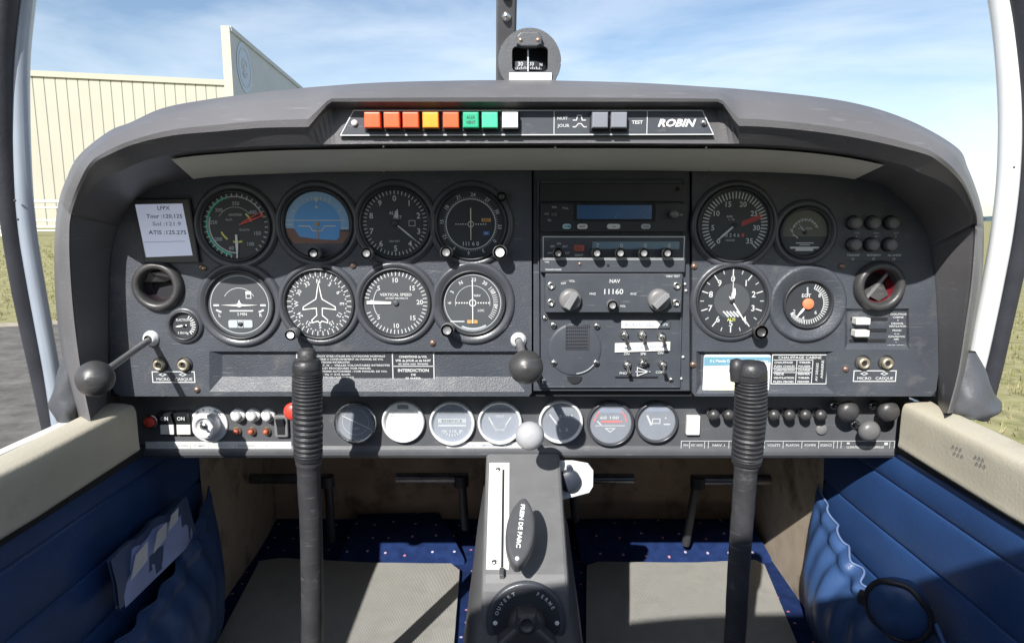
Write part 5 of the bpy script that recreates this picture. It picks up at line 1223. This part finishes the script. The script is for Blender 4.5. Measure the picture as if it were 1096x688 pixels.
stick('right control stick, ribbed black grip with a slanted top', 'slant', [(804,399),(803,440),(799,494)], [(799,492),(797,520),(794,560),(790,620),(786,690),(780,790)], 16.6, 12.6, -.205, -.17)

# ---------------------------------------------------------------- plunger levers with ball knobs
def lever(label, sock, ball, r_, Yb, rod=3.0, mt='knob_black', Ysock=0.0, pc=True, bend=None):
    o0 = W(*sock, Ysock); t = thing('ball_lever', label, 'lever', o0); k = sc(sock[1], Ysock); B_ = W(*ball, Yb)-o0
    if pc: MB(k).lathe([(8.5,0),(8,-2.5),(6,-4),(5.4,-7),(4.4,-7)], m='alu', n=30).build('collar', t)
    kb = sc(ball[1], Yb); d = B_.normalized()
    pts = [V((0,0,0)), B_*.5, B_] if bend is None else [V((0,0,0)), bend, B_]
    MB().tube(catmull([tuple(p) for p in pts], 6), rod*k, 'lever_rod', 16).build('rod', t)
    m = MB(); r = r_*kb; prof = [(.45,-1.15),(.55,-1.0),(.62,-.82),(.86,-.5),(1,0),(.93,.38),(.72,.70),(.4,.92),(0,1.0)]
    up = V((0,0,1)); a = d.cross(up).normalized(); b = a.cross(d); d2 = V((0,-1,.12)).normalized() if pc else d; a2 = d2.cross(up).normalized(); b2 = a2.cross(d2); n = 36; vs = []; fs = []
    for rr_, y in prof:
        for i in range(n): vs.append(B_+d2*(y*r*.92)+(a2*cos(2*pi*i/n)+b2*sin(2*pi*i/n))*(max(rr_, .001)*r))
    for j in range(len(prof)-1):
        for i in range(n): fs.append((j*n+i, j*n+(i+1)%n, (j+1)*n+(i+1)%n, (j+1)*n+i))
    m.add(vs, fs, mt, True); m.build('ball', t)
lever('black ball lever on a long slanting rod at the lower left of the panel', (162,362), (102,405), 19.5, -.105, 3.4)
lever('black ball lever on a short rod beside the radio stack', (555,364), (563,393), 18.5, -.095, 4.2)
lever('pale grey ball knob in front of the small gauges, above the console', (571,470), (567,466), 15.5, -.03, 3.6, 'ball_pale', LY, False)

# ---------------------------------------------------------------- centre console
A = (W(520,491,.03)+W(601,491,.03))/2; B2 = (W(515.5,618,-.095)+W(607.5,618,-.095))/2
dz = (A-B2).normalized(); rx = -math.acos(max(-1, min(1, dz.z))); Oc_ = (A+B2)/2; Lh = (A-B2).length/2
cn = thing('centre_console', 'grey centre console under the panel with a white-edged slot plate', 'console', Oc_, rx=rx)
Mi = Matrix.Rotation(rx, 4, 'X').inverted()
def LP(px, py, h=0.0):
    """photo px -> local (x, z) on the console plate at height h"""
    nrm = Matrix.Rotation(rx, 3, 'X') @ V((0,-1,0)); d = ray(px, py); o_ = Oc_+nrm*h; t_ = (o_-CAM).dot(nrm)/d.dot(nrm); p = Mi @ (CAM+d*t_-Oc_); return (p.x, p.z)
def quad(*pp, h=0.0): return [LP(x, y, h) for x, y in pp]
tl, tr, br, bl = quad((520,491),(601,491),(607.5,618),(515.5,618))
hw = (abs(tl[0])+abs(bl[0])+tr[0]+br[0])/4; cx = (tl[0]+tr[0]+bl[0]+br[0])/4
m = MB(); sec = [(-hw+cx, .10), (-hw+cx, .004), (-hw+cx+.0015, .0012), (-hw+cx+.004, 0), (hw+cx-.004, 0), (hw+cx-.0015, .0012), (hw+cx, .004), (hw+cx, .10)]
rows = []
def front(zl, tilt):   # profile down the console in local frame, bending over the front
    return zl
prof = [(Lh+.03, 0), (0, 0), (-Lh+.014, 0), (-Lh+.004, .0006), (-Lh-.004, .003), (-Lh-.010, .0075)]
tang = 48
for z, y in prof: rows.append([V((x, y+yy_, z)) for x, yy_ in sec])
e = V((0, .0075, -Lh-.010)); dirv = V((0, sin(R(tang)), -cos(R(tang))))
for s_ in (.02, .06, .12, .2): rows.append([e+dirv*s_+V((x, yy_*cos(R(tang)), yy_*sin(R(tang)))) for x, yy_ in sec])
m.loft(rows, 'console_paint', smooth=False); m.build('housing', cn)
# slotted plate
sl_ = quad((524,495),(547,495),(543,609),(520,609), h=.001); xs0 = (sl_[0][0]+sl_[3][0])/2; xs1 = (sl_[1][0]+sl_[2][0])/2
m = MB(); m.prism([(xs0, sl_[3][1]), (xs1, sl_[2][1]), (xs1, sl_[1][1]), (xs0, sl_[0][1])], 0, -.0014, 'label_white', .0004)
xm = xs0+(xs1-xs0)*.70; m.prism([(xm-.0012, sl_[3][1]+.002), (xm+.0012, sl_[3][1]+.002), (xm+.0012, sl_[0][1]-.010), (xm-.0012, sl_[0][1]-.010)], -.0005, -.0017, 'gap_black')
m.build('slot_plate', cn)
for px, py in ((533,502),(529,601)): x, z = LP(px, py, .002); MB().lathe([(.0030,-.001),(.0026,-.0024),(0,-.0027)], c=(x,z), m='steel', n=20).build('screw', cn)
x, z = LP(537, 613, .002); MB().prism(rrect(x-.0022, x+.0022, z-.0045, z+.004, .0008), 0, -.006, 'steel', .0005).build('slot_end', cn)
# parking brake handle
hx, hz = LP(557, 568, .042)
pb = thing('parking_brake_handle', 'lens-shaped dark handle lettered FREIN DE PARC, standing over the console', 'handle', Oc_, rx=rx)
m = MB(); pts = []
for i in range(41):
    s_ = -1+2*i/40; pts.append((.0122*(1-abs(s_)**2.2)**.8+.0018, s_*.037))
out = pts+[(-x, z) for x, z in pts[::-1]]
an_ = R(6); rot2 = lambda x, z: (hx+x*cos(an_)+z*sin(an_), hz-x*sin(an_)+z*cos(an_))
m.prism([rot2(x, z) for x, z in out], -.032, -.045, 'handle_grey', .004); m.build('grip', pb)
m = MB(); tx_, tz_ = rot2(0, .004); m.text('FREIN DE PARC', tx_, tz_, .0042, -.0453, 'white', bold=.03, rot=96, wid=.048); x2, z2 = rot2(0, -.031); m.lathe([(.0020,-.0450),(.0018,-.0460),(0,-.0461)], c=(x2,z2), m='white', n=16); m.build('lettering', pb)
MB().lathe([(.009,0),(.0088,-.004),(.006,-.006),(.0055,-.034)], c=(hx-.004,hz), m='steel', n=28).build('pivot', pb)
# fuel selector on the lower slope
Ms = Matrix.Rotation(rx, 4, 'X'); fo = Ms @ (e+dirv*.045+V((cx,0,0)))+Oc_; rx2 = rx+R(tang)
nrm2 = Matrix.Rotation(rx2, 3, 'X') @ V((0,-1,0)); d = ray(563, 664); t_ = (fo-CAM).dot(nrm2)/d.dot(nrm2); fo = CAM+d*t_
fs_ = thing('fuel_selector', 'round black fuel selector dial with a chunky turning handle at the foot of the console', 'selector', fo, rx=rx2)
fs_.scale = (1.38, 1.38, 1.38); Rf = .0268
MB().lathe([(Rf+.0012,0),(Rf+.001,-.003),(Rf-.001,-.004),(Rf-.003,-.0035)], m='bezel_ring', n=60).build('rim', fs_)
m = MB().disc(Rf-.002, y=-.0035, m='dial_black')
for s_, a in (('OUVERT',-48),('FERME',42)):
    for j, ch in enumerate(s_):
        aa = R(a+(j-(len(s_)-1)/2)*9.5); m.text(ch, .0215*sin(aa), .0215*cos(aa), .0026, -.0038, 'ink_white', rot=math.degrees(aa), bold=.02)
m.text('110 L', 0, -.0175, .0024, -.0038, 'ink_white'); m.text('ESSENCE', 0, -.0218, .0028, -.0038, 'ink_white', wid=.020)
for s_ in (-1, 1): m.lathe([(.0016,-.0038),(0,-.0042)], c=(s_*.0215, 0), m='white', n=14)
m.build('dial', fs_)
m = MB(); m.lathe([(.013,-.0035),(.0125,-.012),(.010,-.015),(0,-.016)], m='knob_black', n=40)
m.prism([(.006,.013),(-.006,.013),(-.0085,.004),(-.020,-.006),(-.018,-.011),(-.004,-.009),(.004,-.009),(.018,-.011),(.020,-.006),(.0085,.004)], -.010, -.024, 'knob_black', .003)
m.lathe([(.0058,-.0235),(.0054,-.0252),(.0042,-.0256),(.0038,-.0246),(0,-.0246)], c=(0,.007), m='knob_black', n=30); m.build('handle', fs_)
# tunnel body under the console
tn = MB(); c = V((0,0,ZF)); rows = []
for Y, zt, w1, w2 in ((-.40,ZC-.47,.078,.092),(-.16,ZC-.43,.058,.088),(-.10,ZC-.385,.052,.085),(-.05,ZC-.345,.050,.082),(0,ZC-.318,.048,.080),(.2,ZC-.33,.046,.078),(.6,ZC-.34,.046,.078)):
    x0 = .012; r = []
    for s_, zz_ in ((-1,0),(-.92,.35),(-.78,.72),(-.66,.93),(-.5,1),(.5,1),(.66,.93),(.78,.72),(.92,.35),(1,0)):
        wz = w2+(w1-w2)*zz_; r.append(V((x0+ (wz*(1 if abs(s_) > .6 else .8))*(1 if s_ > 0 else -1), Y, ZF+(zt-ZF)*zz_)) - c)
    rows.append(r)
tn.loft(rows, 'tunnel_skin'); o = tn.build('tunnel', loc=c); tag(o, 'dark leathery tunnel on the floor between the two footwells, under the console', 'tunnel')
# bracket right of console
bx = thing('valve_bracket', 'bare metal bracket with a dark round plug, right of the console top', 'bracket', W(617, 515, .035)); k = sc(515, .035)
o_ = rrect(-18,18,-21,22,10,6); m = MB(k); m.prism([(-19,-23),(-14,-21),(14,-13),(18,-6),(18,12),(12,20),(-4,23),(-19,23)], 2, 0, 'alu', .8); m.build('plate', bx)
m = MB(k); m.lathe([(12,0),(12,-5),(10.5,-7),(0,-7.4)], c=(-8,2), m='plug_navy', n=36); m.prism(rrect(-11,-5,10,19,2.5), 0, -5, 'plug_navy', .6); m.build('plug', bx)

# ---------------------------------------------------------------- pedals
def pedal(label, x0, x1, y, arm_px, arm_y1, Y=.44):
    o0 = W((x0+x1)/2, y, Y); t = thing('rudder_pedal', label, 'pedal', o0, 'rudder pedals hanging in the footwells')
    a, b = W(x0, y, Y)-o0, W(x1, y, Y)-o0
    m = MB(); m.tube([a, b], .0085, 'pedal_metal', 18); m.build('bar', t)
    c = W(arm_px, y, Y)-o0; d = W(arm_px+(4 if arm_px < 700 else -12)*(1 if arm_px < 600 else 1), arm_y1, Y+.03)-o0
    MB().tube(catmull([tuple(c), tuple(c+(d-c)*.5), tuple(d)], 4), [.007]*9, 'seal_dark', 16).build('arm', t)
    MB().tube([c+V((0,-.004,.006)), c+V((0,-.004,-.012))], .012, 'seal_dark', 16).build('joint', t)
pedal('leftmost rudder pedal, its bar running behind the left stick', 268, 352, 512, 351, 578, .36)
pedal('rudder pedal between the left stick and the centre console', 424, 501, 511, 494, 565, .36)
pedal('rudder pedal just right of the centre console, a short bar', 600, 678, 512, 612, 556, .36)
pedal('rightmost rudder pedal, an angular bar and arm left of the right stick', 742, 824, 513, 746, 582, .34)

# ---------------------------------------------------------------- side pockets
def pocket(label, sx, Yf_, zf_, Yr, zr, bulge, mt):
    XV = .437; o0 = V((sx*XV, Yf_, ZF)); m = MB(); rows = []; nS = 70; nT = 26
    for j in range(nT+1):
        tt = j/nT; r = []
        for i in range(nS+1):
            s_ = i/nS; Y = Yf_+(Yr-Yf_)*s_; zt = zf_+(zr-zf_)*s_-0.012*sin(pi*s_); zb = ZF+.01
            z = zt+(zb-zt)*tt
            env = sin(pi*min(1, max(0, s_*.92+.04)))**.6
            fold = .0042*sin(s_*46+1.5*sin(tt*5))*math.exp(-tt*2.2)+.007*mnoise.noise(V((s_*9, tt*3, sx)))
            lip = .004 if j == 0 else (.007 if j <= 2 else 0)
            b = (bulge*((.50 if sx < 0 else .05)+.25*min(1,tt*4)+1.0*sin(pi*min(1, tt*.8+.03)))+fold+lip)*env
            r.append(V((sx*(XV-max(.001, b)), Y-.002*sin(s_*60)*math.exp(-tt*5), z+.0018*sin(s_*50)*math.exp(-tt*6)))-o0)
        rows.append(r)
    t = thing('door_pocket', label, 'pocket', o0); m.loft(rows, mt); m.build('pouch', t)
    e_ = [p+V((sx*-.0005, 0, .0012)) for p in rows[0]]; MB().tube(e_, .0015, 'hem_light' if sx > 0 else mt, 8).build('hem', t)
pocket('gathered dark blue pocket on the left side wall holding folded papers', -1, .20, ZC-.375, -.12, ZC-.455, .034, 'vinyl_pocket')
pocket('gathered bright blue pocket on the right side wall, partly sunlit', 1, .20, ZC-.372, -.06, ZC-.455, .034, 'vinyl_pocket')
# folded papers
def LXY(px, py, X): return WX(px, py, X)
q4 = [LXY(195,531,-.424), LXY(112,597,-.424), LXY(122,652,-.419), LXY(206,572,-.419)]
o0 = sum(q4, V())/4; fp_ = thing('folded_map', 'folded pale blue map sticking out of the left pocket', 'map', o0)
m = MB(); 
for off, mt, f_ in ((.006, 'map_cover', 1.0), (0, 'paper_blue', .90), (-.0, 'map_dark', .0)):
    if f_ == 0: continue
    P = [o0+(p-o0)*V((1,1,1)).x*1.0 for p in q4]
    dd = [V((off, 0, 0))+(p-o0)*f_ for p in P]; th = V((-.004, 0, 0))
    nb = 10; rws = []
    for i in range(nb+1):
        s_ = i/nb; top = dd[0]+(dd[1]-dd[0])*s_; bot = dd[3]+(dd[2]-dd[3])*s_; rws.append([top+V((.002*sin(s_*9.5), 0, .003*sin(s_*17))), (top+bot)/2+V((.004*sin(s_*9), 0, 0)), bot])
    if f_ == .9: 
        for r in rws:
            for i in range(3): r[i] = r[i]+V((.007,0,-.006))
    m.loft(rws, mt); m.loft([[p+th for p in r] for r in rws], mt)
m.build('sheets', fp_)
m = MB()
for px, py, s_ in ((150,600,.014),(172,575,.012),(186,556,.010)):
    p = LXY(px, py, -.4085)-o0; m.add([p+V((0,-s_*1.5,-s_*.9)), p+V((0,s_,-s_*.5)), p+V((0,s_*1.3,s_)), p+V((0,-s_*.5,s_*.8))], [(0,1,2,3)], 'map_patch')
m.build('printed_patches', fp_)
# round blue pouch on the right wall
p0 = WX(961, 653, .392); rd = thing('round_pouch', 'round blue vinyl pouch with a thick black rim, against the right pocket in shade', 'pouch', p0); rd.rotation_euler = (R(12), 0, R(-46)); rad = .0285
m = MB(); n = 44; rows = []
for rr_, y in ((.55,.030),(.95,.012),(1.0,0),(.97,-.004),(.8,-.0075),(.5,-.010),(.2,-.011),(.01,-.011)):
    rows.append([V((rad*rr_*cos(2*pi*i/n), y+.0025*mnoise.noise(V((cos(2*pi*i/n)*rr_*2.5, sin(2*pi*i/n)*rr_*2.5, 3)))*min(1, 1.5-rr_), rad*1.14*rr_*sin(2*pi*i/n))) for i in range(n)])
m.loft(rows, 'vinyl_pocket', closed=True); m.build('body', rd)
MB().tube([V((rad*1.04*cos(2*pi*i/n), -.001+.001*sin(i*.9), rad*1.18*sin(2*pi*i/n))) for i in range(n+1)], .0032, 'vinyl_black', 12).build('rim', rd)
MB().box(-.037,-.028,-.005,.004,-.006,.006,'vinyl_black').build('clasp', rd)
# strap hanging from pouch
tag(MB().tube(catmull([(0,0,0),(-.004,-.03,-.012),(-.002,-.055,-.006),(0,-.075,.008)], 6), .0022, 'vinyl_pocket', 10).build('strap', loc=WX(1002, 668, .415)), 'thin blue strap beside the round black-rimmed pouch', 'strap')
# writing on the right sill: small scribbled marks
m = MB(); 
for cx_, cy_ in ((1024,482),(1048,493)):
    for r_ in range(2):
        for s_ in range(3):
            p = WX(cx_-4+s_*4+r_*1.5, cy_-4+r_*7+s_*1.6, .4312); a = .0016
            m.tube([p+V((0,-a*1.2,0)), p+V((0,0,a*1.2)), p+V((0,a,-a*.6)), p+V((0,-a*.3,-a))], .00016, 'ink_dark', 5)
sill_r = [o for o in bpy.data.objects if o.name.startswith('cabin_side_wall') and o.location.x > 0][0]
for v_ in m.v: v_ -= sill_r.location
m.build('pen_marks', sill_r)

for _o in list(bpy.data.objects):
    [_o.pop(q, None) for q in ('k', 'gx', 'gy')]
